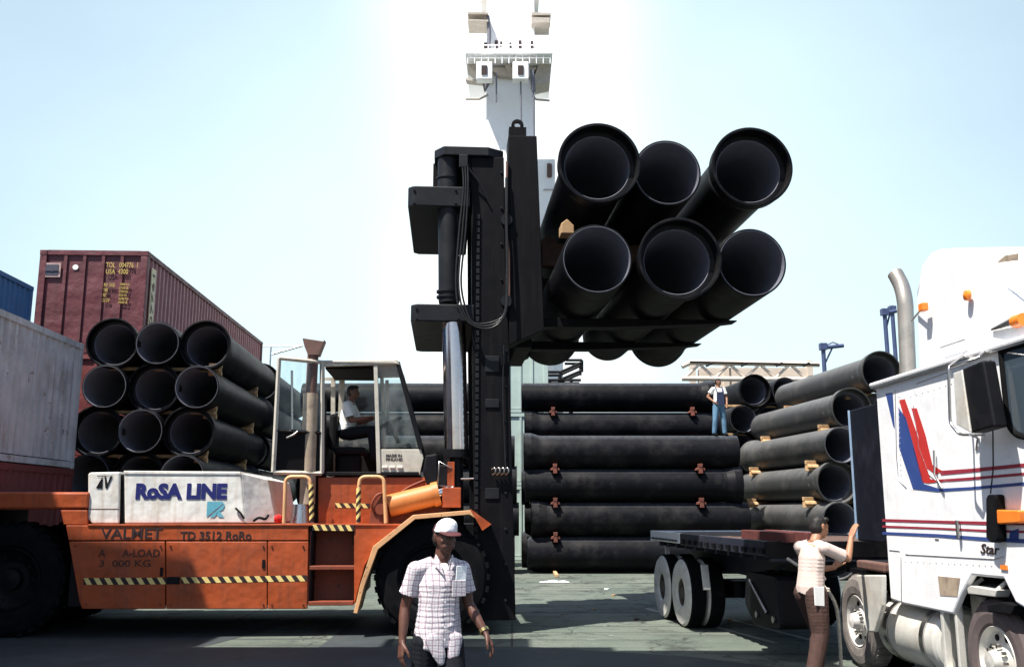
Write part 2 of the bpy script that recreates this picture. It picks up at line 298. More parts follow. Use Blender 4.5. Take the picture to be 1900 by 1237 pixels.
    L(noi(25, 6), bp.inputs['Height']); L(bp.outputs[0], b.inputs['Normal'])
    MATS['asphalt'] = m
asphalt()
mat('line_paint', (.34, .36, .30), .8, var=.5, scale=5, dirt=(.12, .13, .11), dirt_amt=.9, dirt_scale=3)

# ------------------------------------------------------------------ mesh builder
class MB:
    def __init__(s): s.v = []; s.f = []; s.sm = []; s.mi = []; s.cur = 0
    def add(s, vs, fs, smooth=False):
        b = len(s.v); s.v += [tuple(p) for p in vs]
        for f in fs: s.f.append([b + i for i in f]); s.sm.append(smooth); s.mi.append(s.cur)
        return s
    def box(s, a, b, M4=None):
        x0, y0, z0 = a; x1, y1, z1 = b
        vs = [Vector(p) for p in ((x0,y0,z0),(x1,y0,z0),(x1,y1,z0),(x0,y1,z0),(x0,y0,z1),(x1,y0,z1),(x1,y1,z1),(x0,y1,z1))]
        if M4: vs = [M4 @ p for p in vs]
        return s.add(vs, [(0,3,2,1),(4,5,6,7),(0,1,5,4),(1,2,6,5),(2,3,7,6),(3,0,4,7)])
    def prism(s, poly, vec):
        """poly: 3-D points of one planar outline, extruded by vec (own verts for each face)"""
        vec = Vector(vec); A = [Vector(p) for p in poly]; B = [p + vec for p in A]; n = len(A)
        nrm = Vector((0, 0, 0))
        for i in range(n): nrm += A[i].cross(A[(i + 1) % n])
        if nrm.dot(vec) > 0: A.reverse(); B.reverse()
        s.add(A + B, [list(range(n)), [n + i for i in range(n)][::-1]] + [(i, n + i, n + (i + 1) % n, (i + 1) % n) for i in range(n)])
        return s
    def cyl(s, p0, p1, r0, r1=None, n=24, caps=True):
        r1 = r0 if r1 is None else r1
        p0, p1 = Vector(p0), Vector(p1); d = (p1 - p0).normalized(); u = d.orthogonal().normalized(); v = d.cross(u)
        A = [p0 + (u * math.cos(2*math.pi*i/n) + v * math.sin(2*math.pi*i/n)) * r0 for i in range(n)]
        B = [p1 + (u * math.cos(2*math.pi*i/n) + v * math.sin(2*math.pi*i/n)) * r1 for i in range(n)]
        s.add(A + B, [(i, (i+1) % n, n + (i+1) % n, n + i) for i in range(n)], True)
        if caps: s.add(A, [list(range(n))[::-1]]); s.add(B, [list(range(n))])
        return s
    def lathe(s, prof, p0, axis, n=32, crease=35):
        """prof: (along, radius) pairs"""
        p0 = Vector(p0); d = Vector(axis).normalized(); u = d.orthogonal().normalized(); v = d.cross(u)
        ring = lambda a, r: [p0 + d*a + (u*math.cos(2*math.pi*i/n) + v*math.sin(2*math.pi*i/n))*r for i in range(n)]
        prev = None
        for k in range(len(prof) - 1):
            (a0, r0), (a1, r1) = prof[k], prof[k+1]
            b = len(s.v)
            s.v += [tuple(p) for p in ring(a0, r0) + ring(a1, r1)]
            for i in range(n):
                s.f.append([b+i, b+(i+1) % n, b+n+(i+1) % n, b+n+i]); s.sm.append(True); s.mi.append(s.cur)
        return s
    def tube(s, pts, r, n=10, caps=True, radii=None):
        P = [Vector(p) for p in pts]; m = len(P); b = len(s.v); up = None
        for i, p in enumerate(P):
            d = (P[min(i+1, m-1)] - P[max(i-1, 0)]).normalized()
            if up is None: up = d.orthogonal().normalized()
            up = (up - d * up.dot(d)).normalized(); v = d.cross(up); rr = radii[i] if radii else r
            s.v += [tuple(p + (up*math.cos(2*math.pi*k/n) + v*math.sin(2*math.pi*k/n))*rr) for k in range(n)]
        for i in range(m-1):
            for k in range(n):
                s.f.append([b+i*n+k, b+i*n+(k+1) % n, b+(i+1)*n+(k+1) % n, b+(i+1)*n+k]); s.sm.append(True); s.mi.append(s.cur)
        if caps:
            s.add([s.v[b+k] for k in range(n)], [list(range(n))[::-1]]); s.add([s.v[b+(m-1)*n+k] for k in range(n)], [list(range(n))])
        return s
    def build(s, name, mt, parent=None, bevel=0, loc=None, seg=2):
        me = bpy.data.meshes.new(name); me.from_pydata(s.v, [], s.f); me.update()
        for p, sm, mi in zip(me.polygons, s.sm, s.mi): p.use_smooth = sm; p.material_index = mi
        for mm in (mt if isinstance(mt, (list, tuple)) else [mt]): me.materials.append(M[mm] if isinstance(mm, str) else mm)
        o = bpy.data.objects.new(name, me); COL.objects.link(o)
        if parent: o.parent = parent
        if loc: o.location = loc
        if bevel:
            bv = o.modifiers.new('bevel', 'BEVEL'); bv.width = bevel; bv.segments = seg; bv.limit_method = 'ANGLE'; bv.angle_limit = rad(40)
            wd = None
        return o
def rounded(pts, r, n=5):
    """round the corners of a polyline"""
    P = [Vector(p) for p in pts]; out = [P[0]]
    for i in range(1, len(P)-1):
        a, b, c = P[i-1], P[i], P[i+1]; rr = min(r, (a-b).length*.45, (c-b).length*.45)
        s0 = b + (a-b).normalized()*rr; s1 = b + (c-b).normalized()*rr
        for k in range(n+1):
            t = k/n; out.append(s0*(1-t)**2 + b*2*t*(1-t) + s1*t*t)
    out.append(P[-1]); return out
def spline(pts, n=8):
    P = [Vector(p) for p in pts]; P = [P[0]*2-P[1]] + P + [P[-1]*2-P[-2]]; out = []
    for i in range(1, len(P)-2):
        for k in range(n):
            t = k/n; a, b, c, d = P[i-1:i+3]
            out.append(.5*((2*b) + (c-a)*t + (2*a-5*b+4*c-d)*t*t + (3*b-a-3*c+d)*t**3))
    out.append(P[-2]); return out
def tag(o, label=None, cat=None, group=None, kind=None):
    if label: o['label'] = label
    if cat: o['category'] = cat
    if group: o['group'] = group
    if kind: o['kind'] = kind
    return o
def empty(name, loc, rz, label, cat, group=None):
    o = bpy.data.objects.new(name, None); COL.objects.link(o); o.location = loc; o.rotation_euler = (0, 0, rz)
    o.empty_display_size = .2
    return tag(o, label, cat, group)
def copy_tree(o, parent=None):
    c = o.copy(); COL.objects.link(c); c.parent = parent
    for ch in [x for x in bpy.data.objects if x.parent == o]: copy_tree(ch, c)
    return c

def text(s, mt, parent, origin, ux, uy, width, height, name='lettering', bold=.0, shear=0, depth=.004):
    """letters lying in the plane origin + ux,uy; fitted to width x height; the face looks along ux x uy"""
    cu = bpy.data.curves.new(name, 'FONT'); cu.body = s; cu.size = 1; cu.extrude = .02; cu.offset = bold; cu.shear = shear; cu.resolution_u = 3
    t = bpy.data.objects.new('tmp', cu); COL.objects.link(t)
    dg = bpy.context.evaluated_depsgraph_get(); me = bpy.data.meshes.new_from_object(t.evaluated_get(dg))
    bpy.data.objects.remove(t)
    xs = [v.co.x for v in me.vertices]; ys = [v.co.y for v in me.vertices]
    x0, x1, y0, y1 = min(xs), max(xs), min(ys), max(ys)
    ux, uy = Vector(ux).normalized(), Vector(uy).normalized(); nn = ux.cross(uy); origin = Vector(origin)
    for v in me.vertices:
        c = v.co; v.co = origin + ux*((c.x-x0)/(x1-x0)*width) + uy*((c.y-y0)/(y1-y0)*height) + nn*(depth if c.z > 0 else -.002)
    me.materials.clear(); me.materials.append(M[mt]); me.name = name
    o = bpy.data.objects.new(name, me); COL.objects.link(o); o.parent = parent; return o

# ================================================================== THE SETTING
g = MB(); g.add([(-400,-60,0),(400,-60,0),(400,900,0),(-400,900,0)], [(0,1,2,3)]); g.build('ground', 'asphalt')['kind'] = 'structure'
def shade_sheet(pts):  # dark sheet painting the foreground and forklift shadow onto the ground
    m = MB(); m.add([(x, y, .004) for x, y in pts], [list(range(len(pts)))]); m.build('ground_shade', 'tarmac_shade')['kind'] = 'structure'
mat('tarmac_shade', (.034, .042, .046), .8, var=.3, scale=1.5, dirt=(.065, .075, .072), dirt_amt=.6, dirt_scale=1.2, chips=((.02, .022, .022), 1.1, .62), bump=.4, bscale=30)
shade_sheet([(-40, -30), (40, -30), (40, 10.0), (4.2, 10.35), (2.2, 12.2), (.2, 13.05), (-1.6, 13.05), (-1.85, 16.6), (-2.6, 16.6), (-2.55, 13.0), (-4.1, 13.0), (-3.4, 16.0), (-40, 19)])
def marking(pts, wd, name='ground_marking'):
    m = MB(); a, b = Vector(pts[0]), Vector(pts[1]); d = (b-a).normalized(); n = Vector((-d.y, d.x, 0))*wd/2
    m.add([a-n, b-n, b+n, a+n], [(0,1,2,3)]); o = m.build(name, 'line_paint'); o['kind'] = 'structure'; return o
for p0, p1 in (((1200,1128),(1440,1192)), ((1245,1120),(1520,1190))):
    a = W0.pz(*p0, .004); b = W0.pz(*p1, .004); marking((a, b), .10)
# ================================================================== PIPES
PR, BR, PL = .47, .545, 6.2
def pipe_mesh():
    m = MB(); h = PL/2; c = (0, 0, PR)
    # bell end at -y
    prof = [(h, PR-.024), (h, PR-.006), (h-.006, PR), (-h+.52, PR), (-h+.44, PR+.008), (-h+.27, BR-.015), (-h+.22, BR), (-h+.03, BR), (-h+.022, BR+.012), (-h+.004, BR+.012), (-h, BR), (-h, BR-.024), (-h+.20, BR-.034), (-h+.21, PR-.024)]
    m.lathe(prof, c, (0,1,0), 56)
    m.cur = 1; m.lathe([(-h+.21, PR-.022), (-h+.215, PR-.030), (h, PR-.030), (h, PR-.022)], c, (0,1,0), 56)
    return m
proto_pipe = pipe_mesh().build('iron_pipe', ['pipe_black', 'pipe_lining'])
dusty = proto_pipe.data.copy(); dusty.materials[0] = M['pipe_dusty']
used = [False]
def pipe(x, y, z, ang, label, group, flip=False, mesh=None):
    o = proto_pipe if not used[0] else proto_pipe.copy()
    if used[0]: COL.objects.link(o)
    used[0] = True
    if mesh: o.data = mesh
    o.location = (x, y, z); o.rotation_euler = (0, 0, ang + (math.pi if flip else 0))
    return tag(o, label, 'pipe', group)
TIER = ['lowest', 'second', 'third', 'fourth', 'fifth', 'topmost']
BASE, PITCHZ = .08, .955

def timber(px, py, pz, ang, length, label, group, mt='wood', cross=True, name='wooden_bearer', h=.075, wd=.09):
    m = MB(); m.box((-wd/2, -length/2, 0), (wd/2, length/2, h))
    if cross:
        for s in (-1, 1):
            a = wd/2
            m.prism([(s*a, -length/2+.02, -.01), (s*(a+.09), -length/2+.02, -.01), (s*(a+.07), -length/2+.02, .05), (s*a, -length/2+.02, .08)], (0, .3, 0))
        m.prism([(-.05, -length/2-.01, h), (.05, -length/2-.01, h), (.06, -length/2-.01, h+.10), (-.06, -length/2-.01, h+.10)], (0, .28, 0))
        m.prism([(-.05, -length/2-.01, 0), (.05, -length/2-.01, 0), (.06, -length/2-.01, -.10), (-.06, -length/2-.01, -.10)], (0, .28, 0))
    o = m.build(name, mt, bevel=.008); o.location = (px, py, pz); o.rotation_euler = (0, 0, ang)
    return tag(o, label, 'timber', group)

# ---- left stack (ends towards the camera)
LA = math.atan(121/FPX)
ax = Vector((-math.sin(LA), math.cos(LA))); rx = Vector((math.cos(LA), math.sin(LA)))
LN = ['leftmost', 'middle', 'right-hand']
LO = Vector((-6.72, 20.2))
for t in range(6):
    sh = {5: 0, 4: -.06, 3: -.20, 2: -.25, 1: -.25, 0: -.3}[t]
    for c in range(3):
        p = LO + rx*((c-2)*.975 + sh) + ax*(PL/2 + random.uniform(-.08, .08) + (.12 if (c+t) % 2 else 0))
        pipe(p.x, p.y, BASE+t*PITCHZ, LA, f'{LN[c]} of three pipes on the {TIER[t]} tier of the stack behind the hood', 'pipes stacked behind the forklift hood', flip=(c+t) % 2 == 0)
    if t > 1:
        p = LO + rx*sh + ax*(PL*1.5+.25)
        pipe(p.x, p.y, BASE+t*PITCHZ, LA, f'pipe behind the cab, end to end with the {TIER[t]} tier of the hood stack', 'pipes stacked behind the forklift hood', flip=t % 2 == 0)
# bearers of the left stack: run across, ends poke out at the right
for t in range(0, 6):
    sh = {5: 0, 4: -.06, 3: -.20, 2: -.25, 1: -.25, 0: -.3}[t]
    for k, d in enumerate((.55, 4.6)):
        p = LO + rx*(-.975+sh) + ax*d
        if t == 0: o = timber(p.x, p.y, BASE-.075, LA-math.pi/2, 2.7, f'timber under the lowest pipes behind the forklift, {("near", "far")[k]} end', 'timbers between the pipes behind the forklift', cross=False)
        else:
            o = timber(p.x, p.y, BASE+t*PITCHZ-.065, LA+math.pi/2, 2.55, f'timber under the {TIER[t]} tier of pipes behind the hood, {("near", "far")[k]} end', 'timbers between the pipes behind the forklift', cross=True)

# ---- centre stacks lying across the view
def cross_pipe(x0, y, t, label, group, flip, base=BASE):
    return pipe(x0+PL/2, y-0, base+t*PITCHZ, -math.pi/2, label, group, flip=flip)
for t in range(4):
    for r in range(2):
        cross_pipe((.33 + (.1, .22, .05, 0)[t] + (.15 if r else 0)), 27.6+r*1.04, t, f'long pipe on the {TIER[t]} tier of the low centre stack, {("front", "back")[r]} row', 'pipes in the low stack beyond the trailer', (t+r) % 2 == 0)
for t in range(4):
    cross_pipe(-6.12 + (0, .12, .06, 0)[t], 27.6, t, f'long pipe on the {TIER[t]} tier of the low stack half hidden by the mast', 'pipes in the low stack behind the mast', t % 2 == 0)
for x in (-5.4, -1.2):
    timber(x, 27.6, BASE-.077, 0, 1.2, f'ground timber under the low stack behind the mast, {("left", "right")[x > -3]} one', 'ground timbers under the centre stacks', cross=False)
for t in range(6):
    cross_pipe(.30 + (0, .1, 0, .08, .1, 0)[t], 30.4, t, f'long pipe on the {TIER[t]} tier of the tall stack right of the mast', 'pipes in the tall stack right of the mast', t % 2 == 1)
    cross_pipe(-6.75 + (0, .1, 0, .08, .1, 0)[t], 30.4, t, f'long pipe on the {TIER[t]} tier of the tall stack seen past the cab', 'pipes in the tall stack behind the cab', t % 2 == 1)
k = 0
for t in range(1, 4):
    for px in (1030, 1300):
        k += 1
        x = W0.py(px, 870, 27.1).x
        timber(x, 28.0, BASE+t*PITCHZ-.065, 0, 1.9, f'reddish timber end under the {TIER[t]} tier of the low stack, {("left", "right")[px > 1100]} one', 'timbers in the low stack', 'wood_red')
for t in range(4, 6):
    for px in (1026, 1284):
        x = W0.py(px, 760, 30).x
        timber(x, 30.4, BASE+t*PITCHZ-.065, 0, 1.1, f'reddish timber end under the {TIER[t]} tier of the tall stack, {("left", "right")[px > 1100]} one', 'timbers in the tall stack', 'wood_red')
for x in (1.2, 5.4):
    timber(x, 28.6, BASE-.077, 0, 5.4, f'ground timber under the centre pipe stacks, {("left", "right")[x > 3]} one', 'ground timbers under the centre stacks', cross=False)

# ---- right stack
RA = math.atan(190/FPX); ax = Vector((-math.sin(RA), math.cos(RA))); rx = Vector((math.cos(RA), math.sin(RA)))
xs = [8.30, 8.36, 8.40, 8.52, 8.92, 9.70]
for t in range(6):
    for c in range(2 if t < 5 else 1):
        p = Vector((xs[t], 24.5)) + rx*c*1.06 + ax*(PL/2 + (.2, 0, .1, 0, .15, 0)[t])
        pipe(p.x, p.y, BASE+t*PITCHZ, RA, f'dusty pipe on the {TIER[t]} tier of the stack behind the truck, {("left", "right")[c]} column', 'pipes stacked behind the truck', flip=(t + c) % 2 == 1 and t != 5, mesh=dusty)
    for k, d in enumerate((.9, 5.1)):
        p = Vector((xs[t], 24.5)) + rx*.45 + ax*d
        if t: timber(p.x, p.y, BASE+t*PITCHZ-.065, RA-math.pi/2 , 2.1, f'pale timber under the {TIER[t]} tier of dusty pipes by the truck, {("near", "far")[k]} one', 'timbers in the stack behind the truck')
# second right stack, further back
for t in range(6):
    for c in range(3 if t == 5 else 2):
        p = Vector((7.72 + (.45 if t == 5 else 0) , 31.5)) + rx*c*1.06 + ax*PL/2
        pipe(p.x, p.y, .45+t*PITCHZ, RA, f'open ended pipe on the {TIER[t]} tier of the farthest stack, {("nearest to", "second from", "third from")[c]} the overalls man', 'pipes in the farthest stack', flip=(t+c) % 2 == 0)
    for k, d in enumerate((.25, 4.5)):
        p = Vector((7.72, 31.5)) + rx*.5 + ax*d
        timber(p.x, p.y, .45+t*PITCHZ-.066, RA+math.pi/2, 2.2, f'timber under the {TIER[t]} tier of the farthest stack, {("near", "far")[k]} one', 'timbers in the farthest stack', cross=t > 0)

# ================================================================== CONTAINERS
def container(loc, rz, L, side, endm, label, group, frame=None, h=2.59):
    """local: x 0..2.44, y 0..L (end panel faces -y)"""
    frame = frame or endm; Wd = 2.44
    r = empty('shipping_container', loc, rz, label, 'shipping container', group)
    def corr(x, sgn):
        m = MB(); n = int(L/.28); d = .045; y = .16; ys = []
        step = (L-.32)/n
        for i in range(n):
            y0 = .16+i*step
            ys += [(y0, 0), (y0+step*.30, 0), (y0+step*.5, d), (y0+step*.80, d)]
        ys.append((L-.16, 0))
        for (ya, da), (yb, db) in zip(ys, ys[1:]):
            m.add([(x-sgn*da, ya, .16), (x-sgn*db, yb, .16), (x-sgn*db, yb, h-.12), (x-sgn*da, ya, h-.12)], [(0,1,2,3)])
        return m
    corr(Wd-.03, 1).build('side_panel', side, r); corr(.03, -1).build('side_panel', side, r)
    for y0 in (0, L):
        e = MB(); s = 1 if y0 == 0 else -1
        nb = 5; st = (Wd-.32)/nb
        for i in range(nb):
            xa = .16+i*st
            e.box((xa, min(y0+s*.05, y0+s*.09), .16), (xa+st, max(y0+s*.05, y0+s*.09), h-.12))
            if i: e.box((xa-.035, min(y0+s*.012, y0+s*.052), .16), (xa+.035, max(y0+s*.012, y0+s*.052), h-.12))
        e.build('end_panel', endm, r)
    for x in (0, Wd-.16):
        for y in (0, L-.16):
            m = MB(); m.box((x, y, .13), (x+.16, y+.16, h-.13)); m.build('corner_post', frame, r, bevel=.012)
            m = MB(); 
            for z in (0, h-.128): m.box((x-.006, y-.006, z), (x+.166, y+.166, z+.126))
            m.build('corner_casting', frame, r, bevel=.012)
    m = MB()
    for z in (0.02, h-.12):
        m.box((0.004, .17, z), (.10, L-.17, z+.118)); m.box((Wd-.10, .17, z), (Wd-.004, L-.17, z+.118))
        m.box((.17, .004, z), (Wd-.17, .10, z+.118)); m.box((.17, L-.1, z), (Wd-.17, L-.004, z+.118))
    m.build('rail', frame, r)
    m = MB(); m.box((.09, .09, h-.05), (Wd-.09, L-.09, h-.02)); m.box((.09, .09, .04), (Wd-.09, L-.09, .07)); m.build('roof_panel', frame, r)
    return r
CA = math.atan(75/FPX)      # containers run away towards this angle
MY_ = 27.0
fc = W0.py(75, 463, MY_); MX = fc.x; MS = (W0.py(272, 465, MY_).x-MX)/2.44/math.cos(CA); MT = fc.z/3/2.59
mar = container((MX, MY_, MT*2.59*2), CA, 12.2, 'maroon_lit', 'maroon', 'maroon container on top of its stack, with emblem and faded yellow numbers', 'containers at the left', 'maroon')
mid_ = container((MX+.02, MY_, MT*2.59), CA, 12.2, 'container_red', 'container_red', 'container directly under the maroon one, hidden behind pipes', 'containers at the left')
low_ = container((MX, MY_, 0), CA, 12.2, 'container_red', 'container_red', 'lowest container of the stack behind the pipes, at the ground', 'containers at the left')
for o_ in (mar, mid_, low_): o_.scale = (MS, MS, MT)
# grey one on a red one, nearer
gx = W0.py(157, 632, 19.5)
for z, mt, lb in ((0, 'container_red', 'rust red container on the ground at the left edge, under the grey one'), (2.595, 'container_grey', 'scuffed grey corrugated container at the left edge, on the red one')):
    a = rad(2.6)
    e = Vector((gx.x, 19.5)); d = Vector((-math.sin(a), math.cos(a))); x_ = Vector((math.cos(a), math.sin(a)))
    o = e - d*12.2 - x_*2.44
    container((o.x, o.y, z), a, 12.2, mt, mt, lb, 'containers at the left')
bx_ = W0.py(66, 535, 24)
for z, lb in ((5.19, 'blue container at the left edge, top of its stack beyond the grey one'), (2.595, 'middle blue container in the stack behind the grey one'), (0, 'lowest blue container in the stack behind the grey one')):
    pa = W0.pz(63, 533, 7.77); da = Vector((-math.sin(CA), math.cos(CA), 0)); xa_ = Vector((math.cos(CA), math.sin(CA), 0)); ob_ = pa - da*12.2 - xa_*2.44
    container((ob_.x, ob_.y, z), CA, 12.2, 'container_blue', 'container_blue', lb, 'containers at the left')
for z, lb in ((0, 'pale green container on the ground behind the pipe stacks'), (2.595, 'pale green container in the middle of the stack right of the mast'), (5.19, 'pale green container on top, seen between mast and lifted pipes')):
    gg = W0.py(893, 630, 34).x
    container((gg, 34, z), 0, 6.1, 'container_green', 'container_green', lb, 'pale green containers behind the stacks')
for z, lb in ((0, 'red container on the ground, added unseen beside the camera for reflections'), (2.595, 'red container in the middle of the added unseen stack'), (5.19, 'topmost red container of the added unseen stack')):
    container((-17.0, -7.0, z), .03, 12.2, 'container_red', 'container_red', lb, 'containers added for reflections')  # unseen stack added for its red reflection in the lift rod
# marks on the maroon container (local x, z on the end face)
FM = Frame(MX, MY_, CA)
def mt_pt(px, py, dz=0): 
    p = FM.py(px, py, -.0); return p.x/MS, p.z/MT-5.18
def flat_rect(par, x0, z0, x1, z1, y, mtn, nm, th=.006):
    m = MB(); m.box((x0, y-th, z0), (x1, y, z1)); return m.build(nm, mtn, par)
x0, z1 = mt_pt(82, 487); x1, z0 = mt_pt(111, 514)
mat('emblem_dark', (.05, .05, .075), .6); mat('emblem_pink', (.40, .27, .25), .6)
flat_rect(mar, x0, z0, x1, z1, .012, 'emblem_pink', 'emblem')
flat_rect(mar, x0+.05, z0+.05, x1-.05, z1-.05, .004, 'emblem_dark', 'emblem')
m = MB(); cxm, czm = (x0+x1)/2, (z0+z1)/2; m.lathe([(0, .001), (.005, .11)], (cxm, -.004, czm), (0, 1, 0), 24); m.lathe([(0, .06), (.006, .06)], (cxm, -.012, czm), (0, 1, 0), 24)
m.build('emblem', 'emblem_pink', mar)
flat_rect(mar, cxm-.15, czm-.03, cxm+.15, czm+.03, -.012, 'emblem_dark', 'emblem')
cx_, cz_ = mt_pt(139, 495); m = MB(); m.cyl((cx_, .03, cz_), (cx_, .044, cz_), .065, n=20); m.build('vent_cover', 'paper', mar)
def mtext(s, px0, py0, px1, py1, mtn='yellow_mark'):
    a = mt_pt(px0, py1); b = mt_pt(px1, py0)
    text(s, mtn, mar, (a[0], .009, a[1]), (1,0,0), (0,0,1), b[0]-a[0], b[1]-a[1], bold=.01)
mtext('TOL   004776  1', 196, 487, 256, 496); mtext('USA  4300', 196, 499, 238, 508)
mtext('MAX  GROSS\nTARE\nNET\nCU CAP', 190, 525, 213, 560); mtext('30480 KG\n67200 LB\n3700 KG\n8160 LB\n26780 KG\n59040 LB', 219, 525, 240, 563)
# yellow plate on the long side near the corner
m = MB(); m.box((2.425, .33, .35), (2.446, .62, 2.25)); m.build('side_plate', 'cream_mark', mar)
text('007761', 'maroon', mar, (2.45, .54, .5), (0,0,1), (0,-1,0), 1.6, .15)

# ================================================================== FORKLIFT
FK = Frame(-1.17, 15.75, math.atan(121/FPX))
YN = -1.62                                     # near side of the body
fork = empty('forklift', (FK.X, FK.Y, 0), FK.ang, 'huge orange and black forklift with white engine hood, raising six black pipes', 'forklift')
def P(px, py, y=YN): return FK.py(px, py, y)
def poly(pts, y=YN): return [P(a, b, y) for a, b in pts]
def plate(pts, y0, y1, nm, mtn, par=fork, bevel=.008):
    """outline seen on plane y0, with thickness to y1"""
    m = MB(); m.prism(poly(pts, y0), (0, y1-y0, 0)); return m.build(nm, mtn, par, bevel=bevel)
# core chassis
core = MB()
a, b = P(135, 975), P(575, 1122); core.box((a.x, YN+.06, b.z), (b.x, 1.62, a.z-.01))
a, b = P(575, 975), P(655, 1122); core.box((a.x, YN+.50, b.z), (b.x, 1.62, a.z-.01))
a, b = P(655, 975), P(700, 1010); core.box((a.x-.01, YN+.09, b.z), (b.x+.1, 1.62, a.z-.01))
core.box((P(700, 975).x, -.75, .45), (P(900, 975).x, .75, P(0, 975).z))
core.build('chassis', 'black_paint', fork)
# side panels
def panel(pts, mtn='orange', nm='side_panel'): return plate(pts, YN, YN+.06, nm, mtn, bevel=.01)
panel([(122, 974), (572, 974), (572, 1002), (127, 1002)])
panel([(127.5, 1004), (306, 1004), (306, 1129), (152, 1129), (147, 1115)], 'orange')
panel([(308, 1004), (495.5, 1004), (495.5, 1129), (308, 1129)], 'orange')
panel([(497, 1004), (572, 1004), (570, 1129), (497, 1129)], 'orange')
panel([(657, 974), (752, 974), (700, 1008), (676, 1050), (657, 1122)], 'orange')
# rear: upper deck reaching over the back wheel
rb = MB(); a, b = P(-170, 912), P(162, 944); rb.box((a.x, YN+.02, b.z), (b.x, 1.6, a.z)); rb.build('counterweight', 'orange', fork, bevel=.03)
rb = MB(); rb.prism(poly([(112, 946), (162, 946), (162, 973), (118, 973)], YN+.02), (0, 3.2, 0)); rb.build('rear_frame', 'orange', fork, bevel=.01)
rb = MB(); a = P(-170, 946); rb.box((a.x, YN+.1, .5), (a.x+.35, 1.5, a.z)); rb.build('rear_bumper', 'black_paint', fork, bevel=.02)
# deck sheet and bright edge
dk = MB(); a, b = P(163, 972), P(757, 975); dk.box((a.x, YN-.015, b.z), (b.x, 1.6, a.z)); dk.build('deck', 'orange', fork, bevel=.006)
# steps
st = MB(); a, b = P(575, 985), P(657, 1120)
st.box((a.x+.01, YN+.42, b.z), (b.x-.01, YN+.46, a.z)); 
st.box((a.x-.0, YN+.05, b.z), (a.x+.012, YN+.42, a.z)); st.box((b.x-.012, YN+.09, b.z), (b.x, YN+.42, a.z))
st.build('step_recess', 'orange_worn', fork)
for py in (1053, 1119):
    m = MB(); z = P(600, py).z
    m.box((a.x+.012, YN+.01, z-.03), (b.x-.012, YN+.36, z+.03)); m.build('step', 'orange_worn', fork, bevel=.01)
# hazard tape
def hazard(p0, p1, hpx, n, y=YN-.003, slant=.6, nm='hazard_tape', par=fork):
    a, b = P(*p0, y), P(*p1, y); h = hpx/120; d = (b-a); L = d.length; d.normalize(); u = Vector((-d.z, 0, d.x)) * h/2
    m = MB(); st = L/n; k = d*st*slant*.35; q = a
    m.v = []
    ks = [0] + [i_*st + f*st for i_ in range(n) for f in (.12, .62)] + [L]
    for z_, t_ in enumerate(ks):
        c = k if 0 < z_ < len(ks)-1 else k*0
        p_ = a + d*t_; m.v += [tuple(p_-u+c), tuple(p_+u-c)]
    for z_ in range(len(ks)-1):
        m.f.append([2*z_, 2*z_+2, 2*z_+3, 2*z_+1]); m.sm.append(False); m.mi.append(1 if z_ % 2 == 1 else 0)
    return m.build(nm, ['letter_black', 'yellow'], par)
hazard((155, 1078), (312, 1077), 11, 8); hazard((336, 1076), (570, 1072), 10, 12)
hazard((580, 978), (657, 979), 10, 5, YN-.018)
bk = MB(); a = P(322, 1076); bk.box((a.x-.09, YN-.02, a.z-.05), (a.x+.09, YN-.001, a.z+.05)); bk.build('reflector', 'black_paint', fork, bevel=.02)
def ftext(s, mtn, x0, y0, x1, y1, y=YN-.002, bold=.02, par=fork, **k):
    a, b = P(x0, y1, y), P(x1, y0, y); return text(s, mtn, par, a, (b.x-a.x, 0, 0), (0,0,1), b.x-a.x, b.z-a.z, bold=bold, **k)
ftext('VALMET', 'letter_black', 186, 979, 302, 999, bold=.014)
ftext('TD 3512 RoRo', 'letter_black', 334, 985, 467, 1001, bold=.018)
ftext('A      A-LOAD', 'letter_faded', 182, 1018, 297, 1033, bold=.012); ftext('3  000 KG', 'letter_faded', 184, 1038, 280, 1051, bold=.012)
# engine hood
hood = MB(); hy = YN+.06
hz = P(163, 971, hy).z
hood.prism(poly([(230, 876), (447, 877), (455, 970), (231, 971)], hy), (0, 2.6, 0))
hd = hood.build('engine_hood', 'white_hood', fork, bevel=.02)
m = MB(); A = poly([(447.5, 877), (455.5, 970)], hy); B = [P(497, 889, hy+.28), P(512, 969, hy+.28)]
tl, bl = A; tr, br = B; back = Vector((0, 2.3, 0))
tb, bb, trb, brb = tl+Vector((0,2.6,0)), bl+Vector((0,2.6,0)), tr+Vector((0,2.0,0)), br+Vector((0,2.0,0))
m.add([tl, bl, br, tr, tb, bb, brb, trb], [(0,1,2,3),(3,2,6,7),(0,3,7,4),(4,7,6,5),(1,5,6,2),(0,4,5,1)]); m.build('hood_nose', 'white_hood', fork, bevel=.012)
lid = MB(); lid.prism(poly([(229, 873), (446, 874.5), (447, 880.5), (230, 879.5)], hy-.012), (0, 2.62, 0)); lid.build('hood_lid', 'white_hood', hd, bevel=.01)
rc = MB(); rc.prism(poly([(166, 876), (222, 875), (220, 971), (170, 971), (163, 962), (163, 880)], hy), (0, 2.6, 0)); rcab = rc.build('radiator_housing', 'white_hood', fork, bevel=.02)
m = MB(); m.prism(poly([(221, 880), (231, 880), (231, 971), (221, 971)], hy+.05), (0, 2.5, 0)); m.build('hood_gap', 'interior', fork)
m = MB(); m.prism(poly([(164.5, 943), (221.3, 943), (221.3, 944.5), (164.5, 944.5)], hy-.003), (0, .01, 0)); m.build('seam', 'exhaust_brown', rcab)
ftext('RoSA LINE', 'navy', 251, 896, 422, 926, hy-.004, .055, shear=0)
